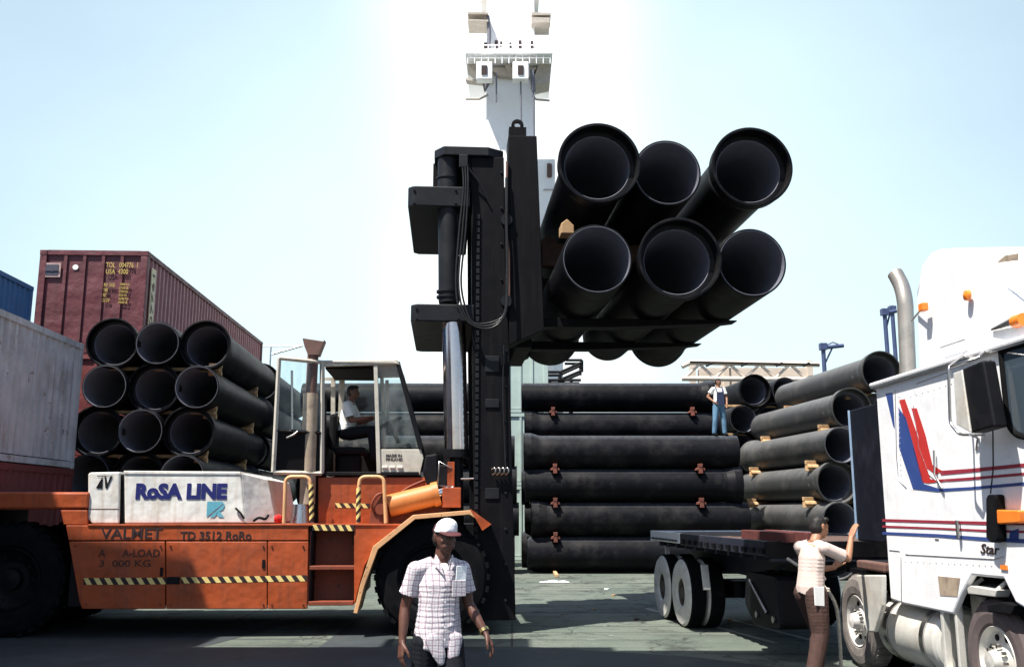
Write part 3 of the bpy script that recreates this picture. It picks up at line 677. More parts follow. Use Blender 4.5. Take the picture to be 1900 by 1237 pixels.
# teal emblem: a square R cut by a white slash
e0, e1 = P(383, 959, hy-.004), P(417, 930, hy-.004); ew, eh = e1.x-e0.x, e1.z-e0.z
def E(u, v): return Vector((e0.x+u*ew, hy-.008, e0.z+v*eh))
m = MB(); m.add([E(0,0), E(.0,1), E(.85,1), E(.97,.93)], [(0,3,2,1)]); 
m.add([E(.16,0), E(.45,0), E(.66,.30), E(.70,.36), E(.92,.5), E(1,.68), E(1,.88)], [(0,1,2,3,4,5,6)])
m.add([E(.52,.27), E(.72,0), E(1.02,0), E(.76,.36)], [(0,1,2,3)]); m.build('emblem', 'teal', hd)
# N V mark
e0, e1 = P(175, 906, hy-.004), P(210, 882, hy-.004); ew, eh = e1.x-e0.x, e1.z-e0.z
m = MB()
m.add([E(.08,.02), E(.45,.02), E(.42,.95)], [(0,1,2)]); m.add([E(.52,.95), E(.60,.95), E(.72,.35), E(.84,.95), E(.98,.95), E(.72,.02), E(.62,.02)], [(0,6,5,4,3,2,1)][::-1])
m.add([E(.10,.93), E(.98,.98), E(.98,1.03), E(.10,1.0)], [(0,1,2,3)]); m.build('emblem', 'black_paint', rcab)
# handle and straps on the nose
m = MB(); m.tube([P(437, 942, hy-.03), P(447, 952, hy-.04), P(453, 962, hy-.03)], .015); m.tube(spline([P(470, 966, hy-.05), P(480, 960, hy-.06), P(492, 962, hy-.05), P(498, 955, hy)]), .02); m.build('hood_latch', 'black_paint', hd)
m = MB(); m.lathe([(-.06, .001), (-.05, .05), (0, .07), (.05, .05), (.06, .001)], P(516, 962, hy+.1), (1, 0, 0), 16); m.build('red_lamp', 'red_lamp', fork)
# exhaust stack
ey = YN+.35
m = MB(); m.cyl(P(557, 970, ey), P(558, 935, ey), .15, .12, 20); m.build('exhaust_base', 'steel', fork)
m = MB(); m.cyl(P(570, 935, ey), P(577, 730, ey), .115, .115, 24); ex = m.build('exhaust_muffler', 'exhaust_tan', fork)
m = MB(); m.cyl(P(577, 732, ey), P(581, 655, ey), .085, .085, 24); m.build('exhaust_pipe', 'exhaust_brown', fork)
m = MB(); t = P(580, 657, ey); q = P(582, 628, ey)
m.prism([P(571, 658, ey-.1), P(591, 658, ey-.1), P(602, 630, ey-.1), P(600, 633, ey-.1), P(561, 627, ey-.1), P(565, 643, ey-.1)], (0, .24, 0)); m.build('exhaust_cap', 'exhaust_brown', fork, bevel=.015)
# heat shield / dark box behind the exhaust
plate([(588, 730), (603, 730), (603, 970), (575, 970), (578, 935)], ey+.1, ey+.3, 'exhaust_shield', 'interior')
# orange cab base
m = MB(); cy0 = YN+.42
m.prism(poly([(590, 885), (830, 885), (840, 972), (590, 972)], cy0), (0, 1.9, 0)); cb = m.build('cab_base', 'orange', fork, bevel=.012)
hazard((622, 937), (686, 938), 8, 4, cy0-.004)
# cab
cy = YN+.40; cf = cy+1.45
def bar(p, q, y, w=.05, nm='cab_pillar', mtn='cab_cream', y2=None, par=fork):
    a, b = P(*p, y), P(*q, y if y2 is None else y2); d = (b-a).normalized()
    m = MB(); sx = d.cross(Vector((0,1,0))); sx = sx.normalized() if sx.length > .1 else Vector((1,0,0)); sy = d.cross(sx).normalized()
    h = w/2; c = [sx*h+sy*h, -sx*h+sy*h, -sx*h-sy*h, sx*h-sy*h]
    vs = [a+k for k in c]+[b+k for k in c]
    m.add(vs, [(0,1,2,3),(7,6,5,4),(0,4,5,1),(1,5,6,2),(2,6,7,3),(3,7,4,0)])
    bm_ = m.build(nm, mtn, par, bevel=.006); return bm_
FARY = cf
for y in (cy, cf):
    # far side uses the same outline in local x,z: project from the near plane
    o = [P(598, 676, cy), P(738, 672, cy), P(783, 835, cy), P(777, 878, cy), P(597, 878, cy), P(697, 674, cy), P(703, 878, cy), P(703, 832, cy), P(781, 832, cy)]
    dy = Vector((0, y-cy, 0)); o = [q+dy for q in o]
    def lbar(a, b, w=.06, mtn='cab_cream', nm='cab_pillar'):
        m = MB(); d = (b-a).normalized(); sx = d.cross(Vector((0,1,0))).normalized(); sy = Vector((0,1,0)); h = w/2
        c = [sx*h+sy*h, -sx*h+sy*h, -sx*h-sy*h, sx*h-sy*h]; vs = [a+k for k in c]+[b+k for k in c]
        m.add(vs, [(0,1,2,3),(7,6,5,4),(0,4,5,1),(1,5,6,2),(2,6,7,3),(3,7,4,0)]); return m.build(nm, mtn, fork, bevel=.006)
    lbar(o[0], o[4], .07); lbar(o[0], o[1], .07, nm='roof_rail'); lbar(o[1], o[8], .07, 'black_paint', 'windscreen_pillar'); lbar(o[5], o[6], .06)
    lbar(o[4], o[3], .05, 'black_paint', 'floor_rail')
# roof
m = MB(); a, b = P(596, 668, cy-.04), P(742, 676, cy-.04); m.prism([Vector((a.x, cy-.05, a.z)), Vector((b.x-.12, cy-.05, a.z+.02)), Vector((b.x+.02, cy-.05, b.z)), Vector((a.x, cy-.05, b.z+.01))], (0, 1.55, 0)); m.build('cab_roof', 'cab_cream', fork, bevel=.02)
m = MB(); a, b = P(603, 676.5, cy), P(690, 684, cy); m.box((a.x, cy+.06, b.z), (b.x, cf-.05, a.z-.01)); m.build('headliner', 'interior', fork)
# front lower panel (MADE IN FINLAND)
lp = plate([(704, 833), (781, 833), (786, 850), (779, 880), (704, 880)], cy-.01, cy+.03, 'cab_side_panel', 'cab_cream')
a, b = P(716, 854, cy-.012), P(747, 842, cy-.012)
text('MADE IN\nFINLAND', 'letter_black', lp, a, (1,0,0), (0,0,1), b.x-a.x, b.z-a.z, bold=.02)
for i in range(3):
    m = MB(); a, b = P(709+i*14, 864, cy-.02), P(719+i*14, 868, cy-.02); m.box((a.x, cy-.03, b.z), (b.x, cy-.009, a.z)); m.build('vent', 'white_hood', lp, bevel=.004)
# windscreen + side glass
m = MB(); a, b = P(739, 675, cy), P(782, 832, cy); m.add([(a.x, cy+.04, a.z), (b.x, cy+.04, b.z), (b.x, cf-.04, b.z), (a.x, cf-.04, a.z)], [(0,1,2,3)]); m.build('windscreen', 'glass', fork)
m = MB(); m.add(poly([(700, 680), (736, 678), (778, 830), (705, 830)], cy+.01), [(0,1,2,3)]); m.build('side_window', 'glass', fork)
m = MB(); q = poly([(603, 682), (734, 680), (778, 830), (603, 830)], cy); m.add([p+Vector((0, 1.45, 0)) for p in q], [(0,1,2,3)]); m.build('side_window', 'glass', fork)
plate([(600, 832), (781, 832), (777, 878), (600, 878)], cf, cf+.03, 'cab_side_panel', 'interior')
# rear wall of the cab
a, b = P(598, 790, cy), P(598, 878, cy); m = MB(); m.box((a.x-.02, cy+.05, b.z), (a.x+.02, cf-.05, a.z)); m.build('cab_rear_panel', 'interior', fork)
# instrument console, wheel, seat
a, b = P(715, 835, cy+.3), P(765, 878, cy+.3); m = MB(); m.prism([(a.x, cy+.3, b.z), (b.x, cy+.3, b.z), (b.x-.05, cy+.3, a.z+.12), (a.x+.08, cy+.3, a.z+.02)], (0, .9, 0)); m.build('dashboard', 'interior', fork, bevel=.02)
sw = P(722, 785, cy+.65); sa = Vector((-.45, 0, .9)).normalized(); u = sa.orthogonal().normalized(); v = sa.cross(u)
m = MB(); m.tube([sw+(u*math.cos(t*math.pi/12)+v*math.sin(t*math.pi/12))*.21 for t in range(25)], .016, 8, False)
for t in (0, 2.09, 4.19): m.tube([sw, sw+(u*math.cos(t)+v*math.sin(t))*.21], .01, 6)
m.tube([sw, sw-sa*.35], .03, 8); m.build('steering_wheel', 'black_paint', fork)
m = MB(); sc = P(650, 830, cy+.65); m.box((sc.x-.24, cy+.42, sc.z-.12), (sc.x+.26, cy+.90, sc.z)); m.box((sc.x-.32, cy+.44, sc.z-.05), (sc.x-.20, cy+.88, sc.z+.52)); m.box((sc.x-.18, cy+.5, sc.z-.45), (sc.x+.18, cy+.82, sc.z-.12))
m.build('seat', 'interior', fork, bevel=.05)
# inner rear window frame seen through the cab
m = MB(); 
for (x0, x1, yy0, yy1) in ((603, 634, 700, 706), (603, 634, 812, 818), (630, 636, 700, 818)):
    a, b = P(x0, yy0, cf-.1), P(x1, yy1, cf-.1); m.box((a.x, cf-.12, b.z), (b.x, cf-.08, a.z))
m.build('window_frame', 'cab_cream', fork)
# fire extinguisher-like cylinders by the rear wall are left as a small silver bottle
m = MB(); a = P(727, 760, cf-.1); m.tube([P(718, 705, cf-.15), P(719, 780, cf-.15)], .03); m.build('wiper_arm', 'cab_cream', fork)
# open door, swung back
dy0 = cy-.05
def drbar(p, q, w=.045, mtn='cab_cream'): return None
door = MB()
DP = [P(598, 672, dy0), P(518, 664, dy0-.32), P(507, 876, dy0-.32), P(597, 878, dy0)]
def obar(m, a, b, w):
    d = (b-a).normalized(); sx = d.orthogonal().normalized(); sy = d.cross(sx); h = w/2
    c = [sx*h+sy*h, -sx*h+sy*h, -sx*h-sy*h, sx*h-sy*h]; vs = [a+k for k in c]+[b+k for k in c]
    m.add(vs, [(0,1,2,3),(7,6,5,4),(0,4,5,1),(1,5,6,2),(2,6,7,3),(3,7,4,0)])
for i in range(4): obar(door, DP[i], DP[(i+1) % 4], .05)
dmid0, dmid1 = DP[1].lerp(DP[2], .64), DP[0].lerp(DP[3], .64)
dr = door.build('door', 'cab_cream', fork, bevel=.006)
m = MB(); obar(m, dmid0, dmid1, .04); m.build('door_rail', 'black_paint', dr)
m = MB(); m.add([DP[0], DP[1], dmid0, dmid1], [(0,1,2,3)]); m.build('door_window', 'glass', dr)
m = MB(); off = Vector((0, .012, 0)); m.add([dmid1+off, dmid0+off, DP[2]+off, DP[3]+off], [(0,1,2,3)]); m.build('door_panel', 'interior', dr)
m = MB(); m.tube([DP[1].lerp(DP[0], .3).lerp(DP[2].lerp(DP[3], .3), .1), DP[1].lerp(DP[0], .35).lerp(DP[2].lerp(DP[3], .35), .62)], .018); m.tube([P(532, 812, dy0-.33), P(545, 806, dy0-.35), P(552, 800, dy0-.33)], .014); m.build('door_handle', 'steel', dr)
# grab rails
for x0, x1, in ((527, 579), (664, 716)):
    yy = YN+.03
    pts = rounded([P(x0, 970, yy), P(x0+3, 884, yy), P(x1-4, 884, yy), P(x1, 970, yy)], .10)
    m = MB(); m.tube(pts, .028, 12); m.build('grab_rail', 'orange_pale', fork)
def tape_wrap(p0, p1, n, y):
    a, b = P(*p0, y), P(*p1, y); m = MB(); r = .034; N = 14; sl = (b-a).length/n*.35
    for i in range(2*n+1):
        c = a.lerp(b, i/(2*n))
        for k in range(N): t = 2*math.pi*k/N; m.v.append((c.x+math.cos(t)*r, c.y+math.sin(t)*r, c.z+(sl*math.cos(t) if 0 < i < 2*n else 0)))
    for i in range(2*n):
        for k in range(N): m.f.append([i*N+k, i*N+(k+1) % N, (i+1)*N+(k+1) % N, (i+1)*N+k]); m.sm.append(True); m.mi.append(i % 2)
    m.build('hazard_tape', ['yellow', 'letter_black'], fork)
tape_wrap((577, 898), (578.5, 968), 5, YN+.03); tape_wrap((665.5, 905), (665, 968), 4, YN+.03)
# tilt cylinder
ty = YN+.22
m = MB(); m.cyl(P(722, 938, ty), P(807, 917, ty), .165, n=28); m.cyl(P(803, 918, ty), P(815, 915, ty), .185, n=28); m.build('tilt_cylinder', 'orange_lit', fork, bevel=.01)
m = MB(); m.cyl(P(815, 915, ty), P(842, 908, ty), .075, n=16); m.build('tilt_rod', 'chrome', fork)
m = MB(); m.prism(poly([(685, 972), (690, 930), (703, 915), (716, 912), (722, 972)], ty-.16), (0, .05, 0)); m.prism(poly([(685, 972), (690, 930), (703, 915), (716, 912), (722, 972)], ty+.10), (0, .05, 0)); m.cyl(P(706, 944, ty-.2), P(706, 944, ty-.2)+Vector((0, .42, 0)), .08, n=16); m.build('cylinder_mount', 'orange_worn', fork, bevel=.006)
m = MB(); m.tube(spline([P(695, 950, ty-.17), P(690, 935, ty-.2), P(700, 918, ty-.2), P(716, 914, ty-.17)]), .02); m.tube(spline([P(742, 915, ty+.2), P(760, 903, ty+.2), P(785, 892, ty+.2), P(800, 890, ty+.3)]), .02); m.build('hose', 'orange_worn', fork)
# orange bracket near the mast
m = MB(); m.box((P(833, 0, ty).x, ty-.14, P(0, 941, ty).z), (P(864, 0, ty).x, ty+.14, P(0, 903, ty).z)); m.build('mast_bracket', 'orange', fork, bevel=.01)
m = MB(); m.box((P(841, 0, ty).x, ty-.05, P(0, 902, ty).z), (P(853, 0, ty).x, ty+.05, P(0, 854, ty).z)); m.build('lamp_post', 'orange', fork, bevel=.006)
m = MB(); m.tube([P(838, 868, ty-.05), P(815, 856, ty-.1), P(812, 900, ty-.1), P(838, 902, ty-.05)], .012); m.tube([P(855, 888, ty), P(905, 887, ty)], .014); m.build('lamp_bracket', 'steel', fork)
m = MB(); c0 = P(800, 873, ty); 
pts = rounded([P(797, 843, ty), P(812, 840, ty), P(814, 905, ty), P(795, 908, ty), P(784, 875, ty), P(790, 843, ty)], .05)
m.prism(pts, (0, .30, 0)); m.build('headlamp', 'black_paint', fork, bevel=.03)
m = MB(); a, b = P(814, 862, ty), P(838, 900, ty); m.box((a.x, ty+.02, b.z), (b.x, ty+.28, a.z)); m.build('lamp_housing', 'black_paint', fork, bevel=.02)
# front fender: bent strip with a lip
fy = YN-.18
path = [(656, 1136), (668, 1085), (692, 1013), (766, 955), (873, 946), (898, 962)]
inn = [(663, 1137), (676, 1087), (701, 1019), (770, 963), (871, 954), (892, 968)]
for i in range(len(path)-1):
    if i in (1,): pass
m = MB(); outl = poly(path, fy) + poly(inn, fy)[::-1]
A = poly(path, fy); B = poly(inn, fy); n_ = len(A); dv = Vector((0, .85, 0))
for i in range(n_-1):
    m.add([A[i], A[i+1], B[i+1], B[i], A[i]+dv, A[i+1]+dv, B[i+1]+dv, B[i]+dv], [(0,3,2,1),(4,5,6,7),(0,1,5,4),(3,7,6,2)])
m.add([A[0], B[0], B[0]+dv, A[0]+dv], [(0,1,2,3)]); m.add([A[-1], B[-1], B[-1]+dv, A[-1]+dv], [(3,2,1,0)])
fen = m.build('fender', 'orange_pale', fork, bevel=.006)
m = MB(); m.prism([P(872, 943, fy-.01), P(912, 972, fy-.01), P(895, 984, fy-.01)], (0, .03, 0)); m.prism([P(872, 943, fy+.8), P(912, 972, fy+.8), P(895, 984, fy+.8)], (0, .03, 0))
a, b = P(874, 944, fy), P(912, 972, fy); m.add([a, b, b+Vector((0,.82,0)), a+Vector((0,.82,0))], [(0,1,2,3)]); m.build('fender_flap', 'orange', fen)
# wheels
def big_wheel(cx, cyy, R, wd, hub='black_paint', nm='wheel', par=fork):
    e = bpy.data.objects.new(nm, None)
    m = MB(); y0 = -wd/2
    prof = [(y0+.06, R*.56), (y0+.01, R*.62), (y0, R*.78), (y0+.03, R*.93), (y0+.07, R*.985), (y0+.10, R), (-y0-.10, R), (-y0-.07, R*.985), (-y0-.03, R*.93), (-y0, R*.78), (-y0-.01, R*.62), (-y0-.06, R*.56)]
    m.lathe(prof, (cx, cyy, R), (0,1,0), 48)
    for k in range(30):
        t = 2*math.pi*k/30; 
        for s in (-1, 1):
            Mx = Matrix.Translation((cx, cyy, R)) @ Matrix.Rotation(t+(s > 0)*.1, 4, 'Y') 
            m.box((R-.03, min(s*.03, s*(wd/2-.02)), -.04), (R+.018, max(s*.03, s*(wd/2-.02)), .04), Mx)
    ty_ = m.build(nm, 'rubber', par)
    m = MB(); m.lathe([(y0+.07, R*.57), (y0+.05, R*.54), (y0+.14, R*.50), (y0+.22, R*.30), (y0+.22, R*.20), (y0+.12, R*.18), (y0+.10, .001)], (cx, cyy, R), (0,1,0), 40)
    for k in range(10):
        t = 2*math.pi*k/10; c = Vector((cx+math.cos(t)*R*.38, cyy+y0+.16, R+math.sin(t)*R*.38)); m.cyl(c, c+Vector((0,.06,0)), .022, n=6)
    m.build('rim', hub, ty_); return ty_
fx = P(802, 1066).x
big_wheel(fx, YN+.18, .82, .5); big_wheel(fx, YN+.74, .82, .5); big_wheel(fx, -YN-.18, .82, .5); big_wheel(fx, -YN-.74, .82, .5)
rxw = P(2, 1070).x
big_wheel(rxw, YN+.40, .80, .5, 'black_paint'); big_wheel(rxw, -YN-.40, .80, .5, 'black_paint')
m = MB(); m.cyl((fx, YN+.4, .82), (fx, -YN-.4, .82), .28, n=20); m.cyl((rxw, YN+.5, .8), (rxw, -YN-.5, .8), .2, n=20); m.build('axle', 'black_paint', fork)

# ---- mast
my = -1.42
def pr(pts, y0, y1, nm, mtn='mast_black', par=fork, bevel=.012): return plate(pts, y0, y1, nm, mtn, par, bevel)
UP = [(874, 292), (935, 292), (938, 500), (945, 640), (957, 1150), (882, 1150), (876, 640)]
upl = poly(UP, my)
for y0, y1 in ((my, my+.30), (1.12, 1.42)):
    m = MB(); m.prism([Vector((p.x, y0, p.z)) for p in upl], (0, y1-y0, 0)); m.build('mast_upright', 'mast_black', fork, bevel=.012)
# inner mast rails, slightly proud and set back
IN = [(897, 300), (930, 300), (938, 640), (952, 1140), (916, 1140), (905, 640)]
inl = poly(IN, my+.32)
for y0, y1 in ((my+.31, my+.5), (.92, 1.11)):
    m = MB(); m.prism([Vector((p.x, y0, p.z)) for p in inl], (0, y1-y0, 0)); m.build('inner_mast', 'mast_black', fork, bevel=.01)
# cross beams (full width of the mast)
def beam(x0, x1, yt, yb, mtn='mast_grey', y=my-.04, nm='cross_beam', ch=.09):
    a, b = P(x0, yt, y), P(x1, yb, y)
    # plan outline with cut corners
    pts = [(a.x, y+ch), (a.x+ch, y), (b.x, y), (b.x, -y), (a.x+ch, -y), (a.x, -y-ch)]
    m = MB(); m.prism([Vector((p[0], p[1], b.z)) for p in pts], (0, 0, a.z-b.z)); return m.build(nm, mtn, fork, bevel=.02)
beam(757, 872, 344, 384); beam(762, 880, 563, 597)
m = MB(); a, b = P(806, 270, my-.06), P(935, 290, my-.06)
m.prism([Vector((a.x, my+.15, b.z)), Vector((a.x+.15, my-.06, b.z)), Vector((b.x-.25, my-.06, b.z)), Vector((b.x, my+.1, b.z)), Vector((b.x, 1.3, b.z)), Vector((b.x-.25, 1.48, b.z)), Vector((a.x+.15, 1.48, b.z)), Vector((a.x, 1.3, b.z))], (0, 0, a.z-b.z)); m.build('mast_head', 'mast_grey', fork, bevel=.015)
m = MB(); a, b = P(872, 290, my), P(935, 340, my); m.box((a.x-.03, my+.02, b.z), (b.x, my+.5, a.z)); m.box((P(808, 0, my).x, my+.35, b.z), (a.x, my+.5, a.z)); m.box((P(808, 0, my).x, 1.0, b.z), (b.x, 1.3, a.z)); m.build('mast_head_plate', 'mast_black', fork, bevel=.012)
# lift cylinders near and far
for s, yy in ((1, my+.16), (-1, -my-.16)):
    ctop, cmid, cbot = P(831, 290, my+.16), P(833, 562, my+.16), P(846, 838, my+.16)
    sh = Vector((0, yy-(my+.16), 0))
    m = MB(); m.cyl(ctop+sh, cmid+sh, .165, n=28); 
    for py in (330, 355, 540, 550): q = P(831, py, my+.16)+sh; m.cyl(q, q-Vector((0,0,.03)), .18, n=28)
    m.build('lift_cylinder', 'mast_grey', fork)
    m = MB(); m.cyl(P(842, 598, my+.16)+sh, P(847, 834, my+.16)+sh, .185, n=36); m.build('lift_rod', 'rod_chrome', fork)
    m = MB(); q = P(847, 834, my+.16)+sh; m.cyl(q, q-Vector((0,0,.12)), .2, n=24); m.cyl(q-Vector((0,0,.12)), Vector((q.x+.05, q.y, .5)), .1, n=16); m.build('cylinder_foot', 'black_paint', fork)
# valve block and pipes on the mast
m = MB(); a, b = P(852, 288, my-.1), P(868, 312, my-.1); m.box((a.x, my-.14, b.z), (b.x, my-.03, a.z)); m.build('valve_block', 'mast_grey', fork, bevel=.01)
for k, (dx, pts) in enumerate(((0, None), (1, None), (2, None))):
    o = k*6
    pts = [P(858+o*.8, 305, my-.12), P(860+o*.7, 350, my-.14), P(852+o, 430, my-.14), P(846+o*.8, 520, my-.15), P(853+o, 575, my-.18), P(880, 605-k*3, my-.2), P(915, 607-k*5, my-.2), P(938-k, 580, my-.18), P(942-k, 520, my-.16), P(941-k, 400, my-.12), P(941-k, 330, my-.08)]
    m = MB(); m.tube(spline(pts, 8), .016, 8); m.build('hydraulic_hose', 'hose', fork)
m = MB(); m.tube(spline([P(862, 300, my-.1), P(875, 320, my-.1), P(890, 340, my-.08), P(905, 370, my-.05)], 8), .014, 8); m.build('hydraulic_hose', 'hose', fork); m = MB(); m.tube(spline([P(935, 640, my-.03), P(933, 730, my-.05), P(936, 820, my-.04), P(938, 868, my-.05)], 8), .01, 8); m.build('hydraulic_hose', 'hose', fork)
m = MB()
for k in range(4):
    m.tube(spline([P(912+k*8, 870, my-.05), P(918+k*8, 868, my-.09), P(919+k*8, 876, my-.09), P(914+k*8, 880, my-.05)], 5), .012, 8)
m.build('coiled_spring', 'steel', fork)
# lift chains
m = MB(); a = P(885, 300, my-.02)
for k in range(46):
    z = 6.3-k*.11
    m.box((a.x, my-.03, z), (a.x+.05, my-.005, z+.08))
m.build('lift_chain', 'mast_grey', fork)
# floor bracket of the mast
m = MB(); m.box((P(880, 0, my).x-.15, -1.1, .25), (P(940, 0, my).x, 1.1, .75)); m.build('mast_foot', 'mast_black', fork, bevel=.02)
# ---- carriage
CP_ = [(943, 252), (996, 252), (1003, 430), (1010, 612), (945, 640)]
cl = poly(CP_, my-.02)
for y0, y1 in ((my-.02, my+.40), (1.04, 1.44)):
    m = MB(); m.prism([Vector((p.x, y0, p.z)) for p in cl], (0, y1-y0, 0)); m.build('carriage_upright', 'mast_black', fork, bevel=.012)
a, b = P(960, 262, my), P(990, 330, my)
zt = lambda py: P(960, py, my).z
m = MB()
for pz0, pz1 in ((262, 330), (420, 480), (560, 636)):
    m.box((a.x, my+.40, zt(pz1)), (b.x, 1.04, zt(pz0)))
m.build('carriage_beam', 'mast_black', fork, bevel=.012)
# lifting lug
m = MB(); c = P(960, 233, my+.12); Rr = .10
n = 20; ring = [Vector((c.x+math.cos(2*math.pi*i/n)*Rr, my+.1, c.z+math.sin(2*math.pi*i/n)*Rr)) for i in range(n)]
ri = [Vector((c.x+math.cos(2*math.pi*i/n)*.05, my+.1, c.z+math.sin(2*math.pi*i/n)*.05)) for i in range(n)]
d = Vector((0, .06, 0))
for i in range(n):
    j = (i+1) % n
    m.add([ring[i], ring[j], ri[j], ri[i], ring[i]+d, ring[j]+d, ri[j]+d, ri[i]+d], [(0,1,2,3),(4,7,6,5),(0,4,5,1),(3,2,6,7)])
zb = P(960, 252, my).z
m.box((c.x-.10, my+.1, zb), (c.x-.055, my+.16, c.z)); m.box((c.x+.055, my+.1, zb), (c.x+.10, my+.16, c.z)); m.box((c.x-.14, my+.05, zb), (c.x+.14, my+.25, c.z-.055)); m.build('lifting_lug', 'mast_black', fork)
m = MB(); m.tube([P(941, 300, my-.05), P(939, 420, my-.06), P(944, 470, my-.05), P(945, 560, my-.05)], .022); m.build('carriage_pipe', 'exhaust_brown', fork)
# ---- forks
ZF = P(1363, 597, -1.1).z
tipx = P(1363, 597, -1.1).x
heel = cl[1].x
print('fork z', ZF, 'tip', tipx, 'heel', heel)
for y in (-1.1, 1.05):
    m = MB(); w_ = .14
    m.prism([(heel-.02, y-w_, ZF-.15), (heel+1.2, y-w_, ZF-.14), (tipx-.3, y-w_, ZF-.06), (tipx, y-w_, ZF-.02), (tipx, y-w_, ZF), (heel+.10, y-w_, ZF), (heel+.10, y-w_, ZF+1.2), (heel-.02, y-w_, ZF+1.2)], (0, 2*w_, 0)); m.build('fork_arm', 'mast_black', fork, bevel=.01)

# ---- lifted pipes: top-level, lying on the forks
def frame_pipe(x, yc, z, label, flip):
    c, s_ = FK.c, FK.s
    X = FK.X + x*c - yc*s_; Y = FK.Y + x*s_ + yc*c
    o = pipe(X, Y, z, FK.ang, label, 'six pipes lifted by the forklift', flip=flip); o.scale = (1.075, 1, 1.075); return o
yE = -2.95
lower = [P(1108, 490, yE).x, P(1258, 470, yE).x, P(1397, 480, yE).x]
upx = [P(1110, 305, yE).x, P(1246, 320, yE).x, P(1392, 308, yE).x]
zlow = ZF+.004
zup = P(1110, 306, yE).z - PR*1.075; PH = PR*1.075
print('lower x', lower, 'upper x', upx, 'zlow', zlow, 'zup', zup, 'centre est', P(1108, 490, yE).z-PR)
nm = ['nearest the mast', 'middle', 'outermost']
for i in range(3):
    frame_pipe(lower[i], yE+PL/2+(0, -.12, .05)[i], zlow, f'lifted black pipe in the lower row on the forks, {nm[i]}', flip=i != 1)
    frame_pipe(upx[i], yE+PL/2+(-.1, .25, -.1)[i], zup, f'lifted black pipe in the upper row on the forks, {nm[i]}', flip=i == 1)
for k, (y, z, lb, L_) in enumerate(((9, 0, '', 0), (9, 0, '', 0), (-.5, zlow+2*PH, 'timber between the two lifted rows, near end', 3.4), (1.9, zlow+2*PH, 'timber between the two lifted rows, far end', 3.4))):
    if k < 2: continue
    xm = (lower[0]+lower[2])/2-.05
    X = FK.X + xm*FK.c - y*FK.s; Y = FK.Y + xm*FK.s + y*FK.c
    hh = .095 if k < 2 else max(.05, zup-zlow-2*PH-.004)
    m = MB(); m.box((-L_/2, -.08, 0), (L_/2, .08, hh))
    if k >= 2:
        for xw in upx + [upx[0]-.95]:
            for s in (-1, 1):
                m.prism([(xw-xm+s*.30, -.06, hh), (xw-xm+s*.47, -.06, hh), (xw-xm+s*.47, -.06, hh+.16)], (0, .14, 0))
    o = m.build('wooden_bearer', 'wood_dark', bevel=.008); o.location = (X, Y, z); o.rotation_euler = (0, 0, FK.ang); tag(o, lb, 'timber', 'timbers holding the lifted pipes')

wp = P(1051, 424, -2.3); X = FK.X + wp.x*FK.c + 2.3*FK.s; Y = FK.Y + wp.x*FK.s - 2.3*FK.c
m = MB(); m.prism([(-.09, -.1, -.10), (.10, -.1, -.10), (.10, -.1, .02), (.0, -.1, .12), (-.09, -.1, .05)], (0, .3, 0)); o = m.build('wooden_wedge', 'wood', bevel=.01); o.location = (X, Y, wp.z); o.rotation_euler = (0, 0, FK.ang)
tag(o, 'orange wooden wedge stuck between the two lifted pipes nearest the mast', 'wedge')
# bolts, rollers and small plates of the mast
def fbolt(px, py, y, r=.022, mtn='mast_grey'):
    m = MB(); c = P(px, py, y); m.cyl(c, c+Vector((0, -.02, 0)), r, n=6); m.build('bolt', mtn, fork)
for py in range(320, 1120, 66): fbolt(930 if py < 600 else 938, py, my-.0)
for px, py in ((768, 352), (768, 376), (845, 352), (845, 376), (772, 571), (772, 590), (850, 571), (850, 590)): fbolt(px, py, my-.04)
for py in (410, 560): 
    m = MB(); c = P(942, py, my-.02); m.cyl(c+Vector((-.02, .02, 0)), c+Vector((-.02, -.07, 0)), .09, n=20); m.build('mast_roller', 'mast_grey', fork)
for py, h_ in ((660, 30), (740, 16), (905, 20)):
    m = MB(); a, b = P(900, py, my-.005), P(926, py+h_, my-.005); m.box((a.x, my-.02, b.z), (b.x, my-.001, a.z)); m.build('mast_plate', 'mast_grey', fork, bevel=.005)
# bolts and latches on the orange panels
for px, py in ((140, 1012), (160, 1120), (298, 1012), (298, 1120), (316, 1012), (316, 1120), (488, 1012), (488, 1120), (504, 1012), (504, 1120), (562, 1012), (562, 1120)): fbolt(px, py, YN, .014, 'orange_worn')
for px, py in ((300, 1060), (489, 1045)):
    m = MB(); c = P(px, py, YN); m.box((c.x-.02, YN-.015, c.z-.06), (c.x+.02, YN+.001, c.z+.06)); m.build('latch', 'black_paint', fork, bevel=.004)
# ================================================================== TRUCK
TA = math.atan(70/FPX)
TK = Frame(4.42, 0, TA)
truck = empty('truck_tractor', (4.42, 0, 0), TA, 'white cabover truck tractor with red and blue stripes, at the right edge', 'truck')
def Q(px, py, x=0): return TK.px(px, py, x)
def tplate(pts, x0, x1, nm, mtn, par=truck, bevel=.01):
    m = MB(); m.prism([Q(a, b, x0) for a, b in pts], (x1-x0, 0, 0)); return m.build(nm, mtn, par, bevel=bevel)
YR = Q(1630, 800).y; YF = 6.75
zroof = Q(1630, 716).z
print('truck rear y', YR, 'roof', zroof, 'front lim', Q(1885, 800).y)
def yz(px, py): q = Q(px, py); return (q.y, q.z)
prof = [(YR, zroof), (YR, Q(1637, 1108).z), yz(1677, 1120), yz(1768, 1139), yz(1782, 1105), yz(1803, 1067), yz(1862, 1073), yz(1884, 1118)]
prof += [(7.35, prof[-1][1]-.15), (YF, prof[-1][1]-.12), (YF-.05, 1.9), (YF+.15, zroof-.2), (YF+.3, zroof)]
m = MB(); m.prism([Vector((0, a, b)) for a, b in prof], (.06, 0, 0)); m.prism([Vector((2.38, a, b)) for a, b in prof], (.06, 0, 0))
